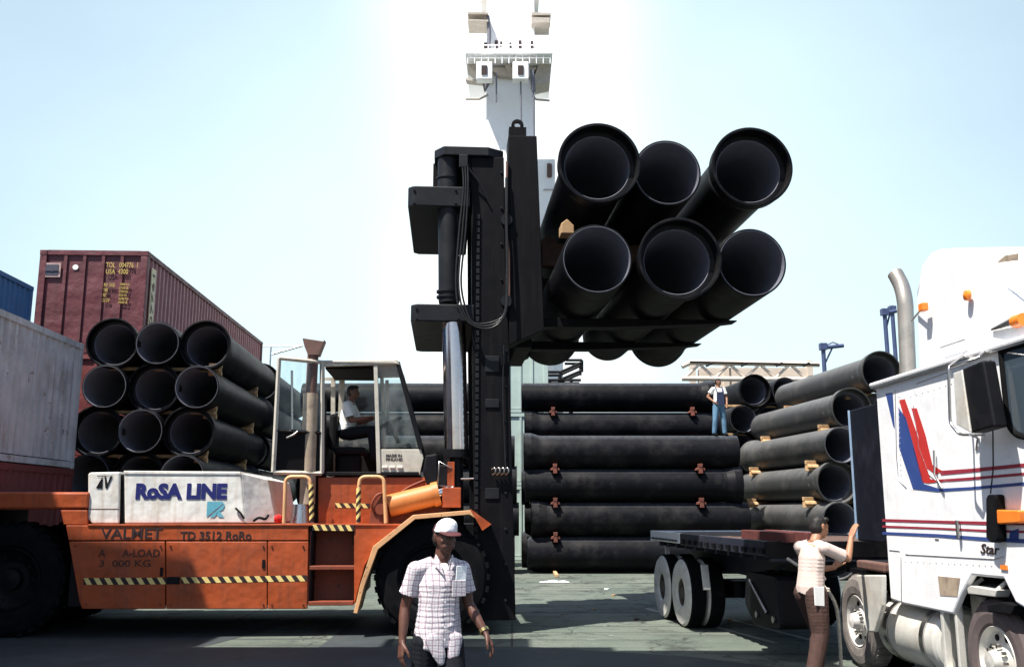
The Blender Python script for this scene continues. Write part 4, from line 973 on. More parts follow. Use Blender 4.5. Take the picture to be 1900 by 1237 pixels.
m.box((.06, YR-.06, Q(1637, 1108).z), (2.38, YR, zroof)); m.box((.06, YF+.3, zroof-.05), (2.38, YR-.061, zroof)); 
m.box((.06, YF-.03, .7), (2.38, YF+.04, 1.95)); m.box((.06, YF+.04, 1.95), (2.38, YF+.1, 2.05)); m.box((.06, YF+.3, 2.9), (2.38, YF+.36, zroof-.05))
cabb = m.build('cab', 'white_truck', truck, bevel=.02)
# interior blocks the light
m = MB(); m.box((.25, YF+.5, 1.0), (2.2, YR-.3, 1.5)); m.box((.35, 8.2, 1.5), (.9, 8.7, 2.3)); m.box((1.5, 8.2, 1.5), (2.1, 8.7, 2.3)); m.build('cab_interior', 'interior', truck, bevel=.03)
# roof moulding
m = MB(); a = Q(1622, 712, -.05); m.box((-.04, YF+.3, zroof), (2.48, YR+.08, zroof+.05)); m.build('roof_rail', 'white_truck', truck, bevel=.02)
m = MB(); m.box((-.045, YF+.6, zroof-.02), (-.02, YR+.02, zroof+.005)); m.build('roof_trim', 'steel', truck)
# stripes (thin vinyl on the side)
sx_ = -.004
def stripe(pts, mtn, nm='stripe'):
    m = MB(); 
    m.add([Q(a, b, sx_) for a, b in pts], [list(range(len(pts)))[::-1]]); return m.build(nm, mtn, truck)
def band(top, bot, mtn):
    m = MB(); 
    for i in range(len(top)-1):
        m.add([Q(*top[i], sx_), Q(*top[i+1], sx_), Q(*bot[i+1], sx_), Q(*bot[i], sx_)], [(3,2,1,0)])
    return m.build('stripe', mtn, truck)
band([(1667, 756), (1681, 775), (1714, 897), (1742, 906), (1800, 903), (1900, 894), (1980, 888)], [(1668, 800), (1668, 830), (1694, 907), (1740, 912), (1800, 908), (1900, 900), (1980, 893)], 'stripe_blue')
band([(1668, 742), (1679, 740), (1707, 820), (1726, 888), (1748, 893)], [(1668, 742), (1669, 745), (1693, 830), (1712, 894), (1722, 896)], 'stripe_red')
band([(1742, 889), (1800, 885), (1880, 878), (1980, 869)], [(1742, 894), (1800, 890), (1880, 883), (1980, 874)], 'stripe_maroon')
band([(1691, 757), (1701, 757), (1717, 806), (1730, 862), (1748, 873)], [(1691, 758), (1692, 760), (1706, 818), (1720, 868), (1736, 880)], 'stripe_red')
band([(1742, 873), (1800, 869), (1880, 861), (1980, 851)], [(1746, 881), (1800, 876), (1880, 868), (1980, 858)], 'stripe_maroon')
stripe([(1643, 730), (1656, 728), (1660, 795), (1657, 790)], 'stripe_blue')
band([(1637, 962), (1740, 965), (1828, 967), (1980, 968)], [(1637, 967), (1740, 970), (1828, 973), (1980, 975)], 'stripe_maroon')
band([(1637, 974), (1740, 978), (1828, 982), (1980, 986)], [(1637, 978), (1740, 981.5), (1828, 986), (1980, 991)], 'stripe_maroon')
band([(1637, 986), (1740, 990), (1828, 996), (1980, 1003)], [(1637, 991), (1740, 996), (1828, 1003), (1980, 1012)], 'stripe_blue')
stripe([(1874, 985), (1890, 980), (1890, 1003), (1872, 1002)], 'stripe_blue')
# seams: door, sleeper, skirt
def seam(pts, r=.005, mtn='steel', x=-.002, nm='seam'):
    m = MB(); m.tube([Q(a, b, x) for a, b in pts], r, 6); return m.build(nm, mtn, truck)
seam([(1661, 722), (1664, 850), (1668, 890), (1682, 905)]); seam([(1672, 1045), (1673, 1118)]); seam([(1695, 752), (1705, 830), (1724, 880), (1746, 900)], .004)
seam([(1838, 668), (1842, 760), (1843, 870), (1838, 915)], .006, 'rubber'); seam([(1760, 690), (1700, 712)], .004); seam([(1650, 1020), (1672, 1022), (1672, 1045)], .004)
for pts_ in (((1668, 735), (1672, 880), 16), ((1690, 735), (1830, 690), 14), ((1680, 1040), (1840, 1048), 15)):
    (xa, ya), (xb, yb), nn_ = pts_
    for i in range(nn_):
        f = i/(nn_-1); q = Q(xa+(xb-xa)*f, ya+(yb-ya)*f, 0); m = MB(); m.cyl(q, q+Vector((-.006, 0, 0)), .009, .005, 8); m.build('rivet', 'aluminium', truck)
seam([(1680, 1028), (1845, 1037), (1862, 1032)], .004); seam([(1735, 1000), (1742, 1000)], .006)
# side opening under the sleeper
m = MB(); m.prism([Q(a, b, -.004) for a, b in ((1740, 1068), (1781, 1072), (1776, 1106), (1744, 1104))], (.006, 0, 0)); m.build('step_recess', 'exhaust_tan', truck)
text('Star', 'letter_black', truck, Q(1820, 1026, -.004), (0,-1,0), (0,0,1), .30, .085, bold=.01, shear=.3)
m = MB(); a, b = Q(1857, 1047, -.004), Q(1870, 1057, -.004); m.box((-.012, b.y, b.z), (-.002, a.y, a.z)); m.build('side_marker', 'amber', truck)
# grab handle / black guard + turn signal
m = MB(); m.prism(rounded([Q(1829, 925, -.09), Q(1832, 917, -.09), Q(1846, 917, -.09), Q(1850, 1003, -.09), Q(1838, 1007, -.09), Q(1829, 997, -.09)], .03), (.085, 0, 0)); m.build('side_guard', 'rubber', truck, bevel=.01)
m = MB(); m.prism(rounded([Q(1847, 945, -.08), Q(1890, 946, -.08), Q(1890, 970, -.08), Q(1850, 972, -.08)], .02), (.075, 0, 0)); m.build('turn_signal', 'amber', truck, bevel=.015)
# side window at the frame edge
win = [(1858, 652), (1880, 642), (1960, 625), (1960, 825), (1886, 806), (1872, 790)]
m = MB(); m.tube(rounded([Q(a, b, -.01) for a, b in win+[win[0]]], .06), .028, 8, False); m.build('window_seal', 'rubber', truck)
m = MB(); m.prism([Q(a, b, -.008) for a, b in win], (.005, 0, 0)); mg = bpy.data.materials.new('window_glass'); mg.use_nodes = True; bb_ = mg.node_tree.nodes['Principled BSDF']; bb_.inputs['Base Color'].default_value = (.05, .07, .09, 1); bb_.inputs['Roughness'].default_value = .05; M['window_glass'] = mg
m.build('side_window', 'window_glass', truck)
m = MB(); m.prism([Q(a, b, -.02) for a, b in ((1842, 642), (1888, 631), (1888, 638), (1858, 646))], (.016, 0, 0)); m.build('window_visor', 'black_paint', truck)
# mirror
mxn = -.28
mm_ = tplate([(1784, 684), (1822, 668), (1844, 792), (1802, 804)], mxn, mxn+.12, 'mirror', 'black_paint', bevel=.02)
m = MB(); m.prism([Q(a, b, mxn-.01) for a, b in ((1768, 692), (1784, 686), (1800, 802), (1774, 788))], (.10, 0, 0)); m.build('mirror_back', 'aluminium', mm_, bevel=.01)
m = MB(); m.tube(rounded([Q(1792, 655, 0), Q(1760, 680, mxn), Q(1763, 785, mxn), Q(1780, 806, mxn), Q(1826, 806, 0)], .05), .013, 8)
m.tube([Q(1765, 680, mxn), Q(1816, 662, mxn), Q(1826, 650, 0)], .013, 8); m.tube([Q(1800, 806, mxn), Q(1815, 812, 0), Q(1812, 835, 0)], .012, 8); m.build('mirror_arm', 'steel', mm_)
# chrome handles
m = MB(); m.tube([Q(1733, 835, -.03), Q(1734, 880, -.04), Q(1748, 905, -.03)], .010, 8); m.build('grab_handle', 'steel', truck); m = MB(); m.tube([Q(1776, 965, -.03), Q(1779, 998, -.03)], .02, 8); m.build('grab_handle', 'steel', truck)
# exhaust
def EX(px, py, dy=.40):
    q = Q(1682, 700, .5); k = TK.py(px, py, YR+dy); return k
m = MB(); b0 = EX(1681, 690)
pts = [Vector((b0.x, b0.y, 1.2)), Vector((b0.x, b0.y, 2.5)), EX(1681, 600), EX(1679, 560), EX(1673, 532, .45), EX(1664, 513, .5), EX(1661, 508, .52)]
m.tube(spline(pts, 6), .09, 24, caps=False); m.build('exhaust_stack', 'stack_steel', truck)
m = MB(); d = (pts[-1]-pts[-2]).normalized(); m.cyl(pts[-1]-d*.06, pts[-1]-d*.03, .078, n=20); m.build('exhaust_mouth', 'interior', truck)
# roof fairing
fz = zroof+.05
fp = [(YR-.95, fz), (YR-1.0, fz+.85), (YR-1.15, fz+1.08), (YR-1.35, fz+1.16), (YR-1.5, fz+1.05), (YR-2.3, fz+.70), (YF+.75, fz+.1), (YF+.75, fz)]
def fair():
    m = MB(); layers = [(.16, 1.0), (.10, .0)]
    L = [(.10, .93), (.03, .84), (.0, .70)]
    xs_ = [(0.06, .0, .86), (.07, 0, .95), (.16, 0, .985), (.35, 0, 1.0), (1.22, 0, 1.02), (2.09, 0, 1.0), (2.28, 0, .985), (2.37, 0, .95), (2.40, 0, .90)]
    n = len(fp); b = 0; vs = []
    for x, _, k in xs_:
        for (a, z) in fp: vs.append((x, a, fz+(z-fz)*k))
    fs = []
    for i in range(len(xs_)-1):
        for j in range(n-1): fs.append((i*n+j, i*n+j+1, (i+1)*n+j+1, (i+1)*n+j))
    m.add(vs, fs, True); m.add(vs[:n], [list(range(n))]); m.add(vs[-n:], [list(range(n))[::-1]])
    return m
fo = fair().build('roof_fairing', 'white_truck', truck, bevel=0)
m = MB(); 
q = Q(1797, 548, .03); m.lathe([(0, .05), (-.03, .045), (-.05, .001)], (q.x-.0, q.y, q.z), (1,0,0), 14); m.build('marker_lamp', 'amber', truck)
q = Q(1713, 570, -.02); m = MB(); m.box((q.x-.03, q.y-.05, q.z-.04), (q.x+.03, q.y+.05, q.z+.04)); m.build('marker_lamp', 'amber', truck, bevel=.01); m = MB(); m.tube([q, q+Vector((.12, .5, -.03))], .012); m.build('lamp_arm', 'steel', truck)
q = Q(1884, 597, .05); m = MB(); m.cyl(q, q+Vector((0, .0, 0))+Vector((0, .35, -.0)), .05, .015, 14); m.build('air_horn', 'steel', truck); m = MB(); m.cyl(q, q-Vector((0,.12,0)), .055, n=14); m.build('marker_lamp', 'amber', truck)
seam([(1745, 645), (1790, 630)], .006, x=.02)
q0 = Q(1860, 484, .06); q1 = Q(1890, 470, .06)
m = MB(); m.prism([Q(1850, 488, .05), Q(1866, 474, .05), Q(1890, 470, .05), Q(1890, 483, .05)], (-.008, 0, 0)); m.build('fairing_vent', 'exhaust_tan', truck)
# black bulkhead behind the cab
za, zb_ = Q(1600, 755, .03).z, 1.435; yb0, yb1 = YR+.03, Q(1578, 800, .03).y
print('bulkhead', yb0, yb1, za, zb_)
m = MB(); m.box((.03, yb0, zb_), (2.3, yb1, za)); m.build('bulkhead', 'bulkhead', truck, bevel=.015)
m = MB(); m.box((.012, yb1-.02, zb_+.02), (.029, yb1+.0, za)); m.build('bulkhead_glint', 'bulkhead_glint_blue', truck)  # blue highlight on the bulkhead edge, painted as a thin strip
# frame, boxes, tank
m = MB(); m.box((.75, YF+.3, .75), (.87, 12.6, 1.0)); m.box((1.57, YF+.3, .75), (1.69, 12.6, 1.0)); m.box((.87, 11.3, .8), (1.57, 11.5, .95)); m.build('frame_rail', 'black_paint', truck)
a, b = Q(1585, 1038, 0), Q(1637, 1062, 0); m = MB(); m.box((.02, b.y, b.z), (.7, a.y, a.z)); m.build('side_box', 'exhaust_brown', truck, bevel=.02)
m = MB(); m.prism([Q(a, b, -.14) for a, b in ((1588, 1066), (1637, 1066), (1637, 1122), (1622, 1172), (1609, 1172), (1596, 1100))], (.05, 0, 0)); m.build('battery_box', 'aluminium', truck, bevel=.015)
m = MB(); a, b = Q(1610, 1092, .0), Q(1640, 1096, 0); m.box((-.02, b.y, b.z), (.04, a.y, a.z)); m.build('box_trim', 'steel', truck)
# fuel tank, lying along the frame
ta = Q(1626, 1165, .0); tcx, tr = .35, .335
ty0, ty1 = 9.45, 10.80
zc = .52
m = MB(); m.lathe([(0, .001), (.0, tr-.06), (.02, tr-.02), (.06, tr), (ty1-ty0-.06, tr), (ty1-ty0-.02, tr-.02), (ty1-ty0, tr-.06), (ty1-ty0, .001)], (tcx, ty0, zc), (0,1,0), 40); tank = m.build('fuel_tank', 'aluminium', truck)
for yy in (ty0+.22, ty1-.30):
    m = MB(); m.lathe([(0, tr+.003), (0, tr+.014), (.09, tr+.014), (.09, tr+.003)], (tcx, yy, zc), (0,1,0), 40); m.build('tank_strap', 'steel', tank)
m = MB(); m.cyl((tcx-.1, 10.1, zc+tr-.04), (tcx-.1, 10.1, zc+tr+.05), .05, n=16); m.build('tank_cap', 'steel', tank)
m = MB(); 
m.box((.02, 9.26, .25), (.09, 9.31, 1.02)); m.box((.02, 9.00, .25), (.09, 9.04, 1.02)); m.box((.02, 9.04, .30), (.35, 9.26, .34)); m.box((.30, 9.04, .34), (.34, 9.26, 1.02)); m.build('step_bracket', 'aluminium', truck, bevel=.008)
# step in the arch, mudguard above the steer wheel
m = MB(); m.prism([Q(a, b, -.02) for a, b in ((1794, 1090), (1800, 1086), (1850, 1094), (1846, 1107), (1796, 1101))], (.3, 0, 0)); m.tube([Q(1802, 1088, .1), Q(1823, 1073, .2)], .02, 8); m.tube([Q(1848, 1097, .0), Q(1866, 1080, .1)], .02, 8); m.build('step', 'aluminium', truck, bevel=.008)
m = MB(); m.prism([Q(a, b, -.02) for a, b in ((1830, 1122), (1858, 1116), (1884, 1122), (1876, 1140), (1832, 1134))], (.32, 0, 0)); m.build('mud_flap', 'rubber', truck, bevel=.01)
m = MB(); m.box((.1, YF+.3, .9), (.7, 8.6, 1.15)); m.build('inner_arch', 'interior', truck)

def road_wheel(par, c, R, wd, face=-1, tyre='rubber', rim='aluminium', side=None, holes=8, nm='wheel', depth=.05):
    """axis along local x, outer face towards x*face"""
    s = face; x0 = c[0]; m = MB()
    prof = [(0.02, R*.56), (0, R*.60), (-.012, R*.75), (0, R*.90), (.03, R*.97), (.06, R), (wd-.06, R), (wd-.03, R*.97), (wd, R*.88), (wd+.01, R*.7), (wd-.02, R*.55)]
    k = 5
    base = (x0, c[1], c[2]); axd = (-s, 0, 0)
    if side:
        m.lathe(prof[:k], base, axd, 44); m.cur = 1; m.lathe(prof[k-1:], base, axd, 44); ms = [side, tyre]
    else: m.lathe(prof, base, axd, 44); ms = [tyre]
    for i in range(36):
        t = 2*math.pi*i/36
        Mx = Matrix.Translation(base) @ Matrix.Rotation(t, 4, 'X')
        a_, b_ = -s*.05, -s*(wd-.05); m.box((min(a_, b_), R-.02, -.022), (max(a_, b_), R+.008, .022), Mx)
    o = m.build(nm, ms, par)
    m = MB(); m.lathe([(.025, R*.57), (.005, R*.545), (.06, R*.50), (depth+.03, R*.46), (depth+.02, R*.30), (depth-.01, R*.20), (-.03, R*.17), (-.06, R*.15), (-.07, .001)], base, axd, 40)
    r2 = m.build('rim', rim, o)
    m = MB()
    for i in range(holes):
        t = 2*math.pi*(i+.5)/holes; q = Vector((x0-s*(depth+.022), c[1]+math.cos(t)*R*.385, c[2]+math.sin(t)*R*.385)); m.cyl(q, q+Vector((s*.008, 0, 0)), R*.055, n=14)
    m.build('rim_hole', 'interior', r2)
    m = MB()
    for i in range(10):
        t = 2*math.pi*i/10; q = Vector((x0-s*(depth-.02), c[1]+math.cos(t)*R*.255, c[2]+math.sin(t)*R*.255)); m.cyl(q, q+Vector((s*.04, 0, 0)), .016, n=6)
    m.build('wheel_nut', 'steel', r2)
    return o
sw_ = Q(1852, 1228, .05)
print('steer wheel', sw_)
mat('tyre_brownish', (.105, .080, .078), .85, var=.2, dirt=(.16, .13, .12), dirt_amt=.5, dirt_scale=4)
road_wheel(truck, (.05, 8.43, .52), .52, .28, tyre='tyre_brownish')
road_wheel(truck, (2.39, 8.43, .52), .52, .28, face=1, tyre='tyre_brownish')
for y in (11.38,):
    road_wheel(truck, (.03, y, .52), .52, .27, tyre='rubber_dusty', rim='tyre_white'); road_wheel(truck, (.34, y, .52), .52, .27, tyre='rubber')
    road_wheel(truck, (2.41, y, .52), .52, .27, face=1, tyre='rubber'); road_wheel(truck, (2.10, y, .52), .52, .27, face=1, tyre='rubber')
m = MB(); m.cyl((.3, 11.38, .52), (2.15, 11.38, .52), .12); m.cyl((.3, 8.43, .52), (2.15, 8.43, .52), .08); m.build('axle', 'black_paint', truck)
# air hoses hanging behind the cab, next to the worker
m = MB(); m.tube(spline([Vector((-.72, YR+1.1, 1.22)), Vector((-.55, YR+.8, 1.05)), Vector((-.42, YR+.5, .8)), Vector((-.40, YR+.45, .4)), Vector((-.42, YR+.42, .0))], 8), .02, 8); m.build('air_hose', 'rope', truck)
m = MB(); m.box((.1, YR+.95, 1.05), (2.3, YR+1.4, 1.1)); m.build('deck_plate', 'black_paint', truck)

# ================================================================== FLATBED TRAILER
ra = W0.pz(1208, 984, 1.42); rb_ = W0.pz(1472, 1001, 1.42)
dirv = (rb_-ra); dirv.z = 0; print('trailer', ra, rb_, dirv.length)
ang = math.atan2(-1, .11)
trl = empty('flatbed_trailer', (ra.x, ra.y, 0), ang, 'empty flatbed trailer with white rear rail and white sided tyres', 'trailer')
# local x forward along the deck (0 = rear), local y = to its left (away/right in view)
TL = 5.35; TW = 2.4
m = MB(); m.box((0, .05, 1.30), (TL, TW-.05, 1.40))
m.build('deck', 'wood_dark', trl)
m = MB(); m.box((TL-.02, 0, 1.22), (TL+.04, TW, 1.415)); m.build('front_rail', 'black_paint', trl, bevel=.008)
for y0, y1 in ((0, .05), (TW-.05, TW)):
    a = MB(); a.box((0, y0, 1.26), (1.75, y1, 1.425)); wr = a.build('side_rail', 'white_truck', trl, bevel=.01)
    b = MB(); b.box((1.755, y0+.004, 1.24), (TL, y1-.004, 1.42)); b.build('side_rail', 'trailer_blue', trl, bevel=.008)  # shadowed length of the rail, the shade put into its dark colour
for i in range(8): m = MB(); m.box((.12+i*.2, -.035, 1.29), (.22+i*.2, -.003, 1.315)); m.build('stake_pocket', 'trailer_blue', trl)
for i in range(12): m = MB(); m.box((1.9+i*.3, -.03, 1.27), (2.02+i*.3, .0, 1.33)); m.build('stake_pocket', 'black_paint', trl)
m = MB(); m.box((-.05, 0, 1.24), (-.002, TW, 1.42)); m.box((-.06, .25, .55), (-.01, .33, 1.24)); m.box((-.06, TW-.33, .55), (-.01, TW-.25, 1.24)); m.box((-.06, .2, .5), (-.01, TW-.2, .6)); m.build('rear_bumper', 'white_truck', trl, bevel=.008)
m = MB()
for y in (.65, TW-.75):
    m.prism([(.0, y, 1.28), (TL, y, 1.28), (TL, y, 1.12), (4.3, y, 1.10), (3.4, y, .85), (.3, y, .85)], (0, .1, 0))
for i in range(11): m.box((.3+i*.5, .06, 1.18), (.38+i*.5, TW-.06, 1.295))
m.build('frame_beam', 'trailer_blue', trl)
for y in (.05,):
    pass
def trl_wheel(x, y, face):
    # reuse builder: axis local y here, so parent an empty part turned 90 degrees
    R = .52; m = MB(); s = face; base = (x, y, R); axd = (0, -s, 0); wd = .27
    prof = [(0.03, R*.40), (0, R*.45), (-.012, R*.70), (0, R*.90), (.03, R*.97), (.06, R), (wd-.06, R), (wd-.03, R*.97), (wd, R*.88), (wd, R*.6)]
    m.lathe(prof[:5], base, axd, 40); m.cur = 1; m.lathe(prof[4:], base, axd, 40)
    m.cur = 1
    for i in range(36):
        Mx = Matrix.Translation(base) @ Matrix.Rotation(2*math.pi*i/36, 4, 'Y'); a_, b_ = -s*.05, -s*(wd-.05)
        m.box((R-.02, min(a_, b_), -.022), (R+.008, max(a_, b_), .022), Mx)
    o = m.build('wheel', ['tyre_white', 'rubber'], trl)
    m = MB(); m.lathe([(.028, R*.405), (.06, R*.38), (.12, R*.36), (.11, R*.22), (.03, R*.16), (.02, .001)], base, axd, 32); m.build('rim', 'rim_brown', o)
for x in (.58, 1.70):
    for y, f in ((.0, -1), (TW, 1)): trl_wheel(x, y, f); trl_wheel(x, y-f*.3, f)
m = MB()
for x in (.58, 1.70): m.cyl((x, .2, .52), (x, TW-.2, .52), .09)
m.box((.3, .7, .5), (2.2, .8, .7)); m.box((.3, TW-.8, .5), (2.2, TW-.7, .7)); m.build('axle', 'black_paint', trl)
m = MB(); m.prism(rounded([(2.40, .12, .98), (2.45, .12, .98), (2.53, .12, .62), (2.49, .12, .62)], .02), (0, .10, 0)); m.build('mudguard', 'tyre_white', trl)
# landing gear and tool box / spare hung below
m = MB(); m.prism(rounded([(4.3, .14, 1.0), (5.3, .14, 1.0), (5.4, .14, .4), (4.5, .14, .35), (4.15, .14, .6), (4.3, .14, 1.0)], .12), (0, .5, 0)); m.build('side_box', 'black_paint', trl, bevel=.02)
m = MB(); m.tube([(4.45, .12, .9), (5.0, .12, .55)], .02); m.cyl((4.65, .13, .5), (4.65, .11, .5), .04, n=14); m.cyl((5.2, .13, .5), (5.2, .11, .5), .04, n=14); m.build('box_trim', 'steel', trl)
m = MB(); m.box((4.0, .5, .42), (4.1, .6, 1.0)); m.box((4.0, TW-.6, .42), (4.1, TW-.5, 1.0)); m.box((3.92, .42, .37), (4.18, .68, .42)); m.box((3.92, TW-.68, .37), (4.18, TW-.42, .42)); m.build('landing_leg', 'black_paint', trl)
# reddish timbers lying on the deck
for i, (x0, L_, y, z) in enumerate(((4.05, 1.45, .25, 1.402), (4.0, 1.5, .55, 1.402))):
    m = MB(); m.box((-L_/2, -.06, 0), (L_/2, .06, .12)); o = m.build('wooden_beam', 'beam_red', bevel=.008)
    Lc = Vector((x0+L_/2, y, 0)); o.location = (ra.x+Lc.x*math.cos(ang)-Lc.y*math.sin(ang), ra.y+Lc.x*math.sin(ang)+Lc.y*math.cos(ang), z); o.rotation_euler = (0, 0, ang+rad((1, -2, 2)[i]))
    tag(o, f'red-brown wooden beam lying on the flatbed trailer deck, {("front one", "inner one", "upper one")[i]}', 'wooden beam', 'beams on the trailer')
# white scrap on the ground near the stack
q = W0.pz(1028, 1081, 0); m = MB(); vs = []; fs = []
for i in range(7):
    for j in range(5): vs.append((q.x-.35+i*.12, q.y-.15+j*.09, .02+.07*random.random()*(0 < i < 6 and 0 < j < 4)))
for i in range(6):
    for j in range(4): fs.append((i*5+j, (i+1)*5+j, (i+1)*5+j+1, i*5+j+1))
m.add(vs, fs); tag(m.build('paper_scrap', 'paper'), 'crumpled white paper scrap on the ground before the pipe stack', 'litter')

rl = random.Random(3)
for i in range(14):
    px, py = rl.uniform(985, 1480), rl.uniform(1088, 1165); q = W0.pz(px, py, 0)
    m = MB(); r0 = rl.uniform(.02, .06); pts_ = [Vector((math.cos(a)*r0*rl.uniform(.6, 1.3), math.sin(a)*r0*rl.uniform(.6, 1.3), .002)) for a in (0, 1, 2.1, 3.1, 4.2, 5.3)]
    m.prism(pts_, (0, 0, rl.uniform(.015, .04))); o = m.build('rubble_chip', ('wood', 'paper', 'wood_dark')[i % 3]); o.location = (q.x, q.y, 0)
    tag(o, 'small chip of debris lying on the open asphalt before the low pipe stack', 'debris', 'debris chips on the asphalt')
# ================================================================== SHIP, CRANES BEHIND
SY = 48.0
def Z(px, py, y=SY): return W0.py(px, py, y)
ship = empty('ship_mast', (0, SY, 0), 0, 'tall white ship mast house with railed lookout platform, behind the forklift mast', 'ship mast')
def S_(px, py, dy=0): q = Z(px, py, SY+dy); return Vector((q.x, dy, q.z))
m = MB(); m.prism([S_(903, 0), S_(992, 0), S_(996, 720), S_(900, 720)], (0, 3, 0)); top = m.build('mast_tower', 'white_ship', ship, bevel=.05)
m = MB(); m.prism([S_(905, -180), S_(985, -180), S_(1000, 0.2), S_(892, 0.2)], (0, 2.5, 0)); m.build('mast_top', 'white_ship', ship)
m = MB(); a, b = S_(866, 118), S_(1023, 126); m.box((a.x, -1.6, b.z), (b.x, 4, a.z)); pl = m.build('platform', 'white_ship', ship, bevel=.03)
# flared brackets below the platform
m = MB()
for pts in ([(866, 119), (895, 119), (915, 150), (905, 150)], [(1023, 119), (1000, 119), (985, 160), (1020, 152)], [(905, 126), (995, 126), (980, 145), (925, 140)]):
    m = MB(); m.prism([S_(a, b, -.4) for a, b in pts], (0, 1.2, 0)); m.build('platform_bracket', 'ship_shade', ship)
for px in (940, 945, 955): m = MB(); m.tube([S_(px, 120, -.5), S_(px+5, 142, -.3)], .12, 6); m.build('strut', 'ship_shade', ship)
m = MB(); m.prism([S_(864, 145, -.3), S_(892, 149, -.3), S_(902, 153, -.3), S_(866, 149, -.3)], (0, .5, 0)); m.build('platform_bracket', 'ship_shade', ship)
for pts in ([S_(864, 184, -.3), S_(890, 184, -.3), S_(906, 176, -.3)], [S_(1020, 187, -.3), S_(995, 185, -.3), S_(988, 178, -.3)]): m = MB(); m.tube(pts, .06, 6); m.build('foot_rail', 'ship_shade', ship)
m = MB()
for z0 in (84, 92, 100, 108):
    a = S_(868, z0, -1.5); b = S_(1021, z0, -1.5); m.tube([(a.x, -1.5, a.z), (b.x, -1.5, b.z)], .03, 6)
for i in range(13):
    q = S_(868+i*12.75, 84, -1.5); q2 = S_(868+i*12.75, 118, -1.5); m.tube([q, q2], .03, 6)
m.build('railing', 'white_ship', ship)
for px, y0, y1, wpx in ((901, 80, 104, 6), (921, 76, 106, 5.5), (930, 78, 88, 4), (947, 80, 90, 4), (965, 76, 107, 5.5), (987, 77, 109, 4.5), (948, 104, 107, 6)):
    m = MB(); m.prism([S_(px-wpx/2, y0, -.04), S_(px+wpx/2, y0, -.04), S_(px+wpx/2, y1, -.04), S_(px-wpx/2, y1, -.04)], (0, -.05, 0)); m.build('window', 'letter_black', ship)
for px in (899, 966):
    m = MB(); c0 = S_(px, 137, -1.8); m.box((c0.x-.42, -2.2, c0.z-.5), (c0.x+.42, -1.65, c0.z+.5)); fl = m.build('floodlight', 'white_ship', ship, bevel=.05); m = MB(); m.box((c0.x-.15, -2.25, c0.z-.25), (c0.x+.15, -2.19, c0.z+.25)); m.build('lens', 'letter_black', fl)
for px0, px1, y0, y1 in ((966, 968, 140, 330), (989.5, 991, 130, 330), (921, 921, 135, 190)):
    m = MB(); m.tube([S_(px0, y0, -1.9), S_(px1, y1, -1.9)], .045, 6); m.build('rigging_cable', 'mast_grey_far', ship)
for pts, r_ in (([S_(905, 30, -.3), S_(908, 60, -.3), S_(907, 100, -.3)], .10), ([S_(898, 146, -1), S_(901, 168, -1), S_(907, 150, -1)], .14), ([S_(987, 130, -1), S_(990, 170, -1)], .12)): m = MB(); m.tube(pts, r_, 6); m.build('rigging_hose', 'mast_grey_far', ship)
for (x0, y0, x1, y1) in ((868, 22, 900, 26), (868, 36, 900, 39), (986, 23, 1022, 28), (986, 32, 1020, 42)):
    x1 = x1+6 if x1 < 950 else x1; m = MB(); m.prism([S_(x0, y0, -.5), S_(x1, y0+1, -.5), S_(x1, y1, -.5), S_(x0, y1, -.5)], (0, 1.4, 0)); m.build('crosstree', 'ship_shade', ship)
# deckhouse behind
dh = empty('ship_deckhouse', (0, 52, 0), 0, 'white ship deckhouse with one dark porthole, right of the carriage', 'ship deckhouse')
def D_(px, py, dy=0): q = W0.py(px, py, 52+dy); return Vector((q.x, dy, q.z))
m = MB(); m.prism([D_(850, 295), D_(1030, 295), D_(1030, 800), D_(850, 800)], (0, 6, 0)); m.prism([D_(800, 560, .2), D_(1045, 560, .2), D_(1045, 800, .2), D_(800, 800, .2)], (0, 8, 0)); m.build('wall', 'white_ship', dh, bevel=.05)
m = MB(); m.prism(rounded([D_(1015, 304, -.02), D_(1024, 304, -.02), D_(1024, 330, -.02), D_(1015, 330, -.02), D_(1015, 304, -.02)], .3), (0, -.08, 0)); m.build('window', 'exhaust_brown', dh)
m = MB(); m.tube([D_(1008, 352, -.1), D_(1030, 352, -.1)], .04, 6); m.build('rail', 'ship_shade', dh)
# small gangway frame under the lifted pipes
gw = MB()
def G_(px, py, y=40): return W0.py(px, py, y)
base_ = G_(1045, 690)
for a, b in (((1005, 705), (1078, 705)), ((1005, 705), (1005, 690)), ((1040, 704), (1040, 690)), ((1040, 690), (1080, 672)), ((1080, 672), (1080, 686)), ((1042, 703), (1080, 687)), ((1005, 690), (1040, 690)), ((1060, 705), (1060, 1000)), ((1020, 705), (1020, 1000)), ((1050, 668), (1080, 668)), ((1080, 668), (1080, 690))):
    p, q = G_(*a), G_(*b); 
    if b[1] == 1000: q = Vector((p.x, p.y, 0))
    gw.tube([p, q], .06, 6)
    gw.tube([p+Vector((0,1,0)), q+Vector((0,1,0))], .06, 6)
go = gw.build('gangway_stair', 'black_paint'); tag(go, 'thin dark railed stair frame just under the lifted pipes', 'gangway')
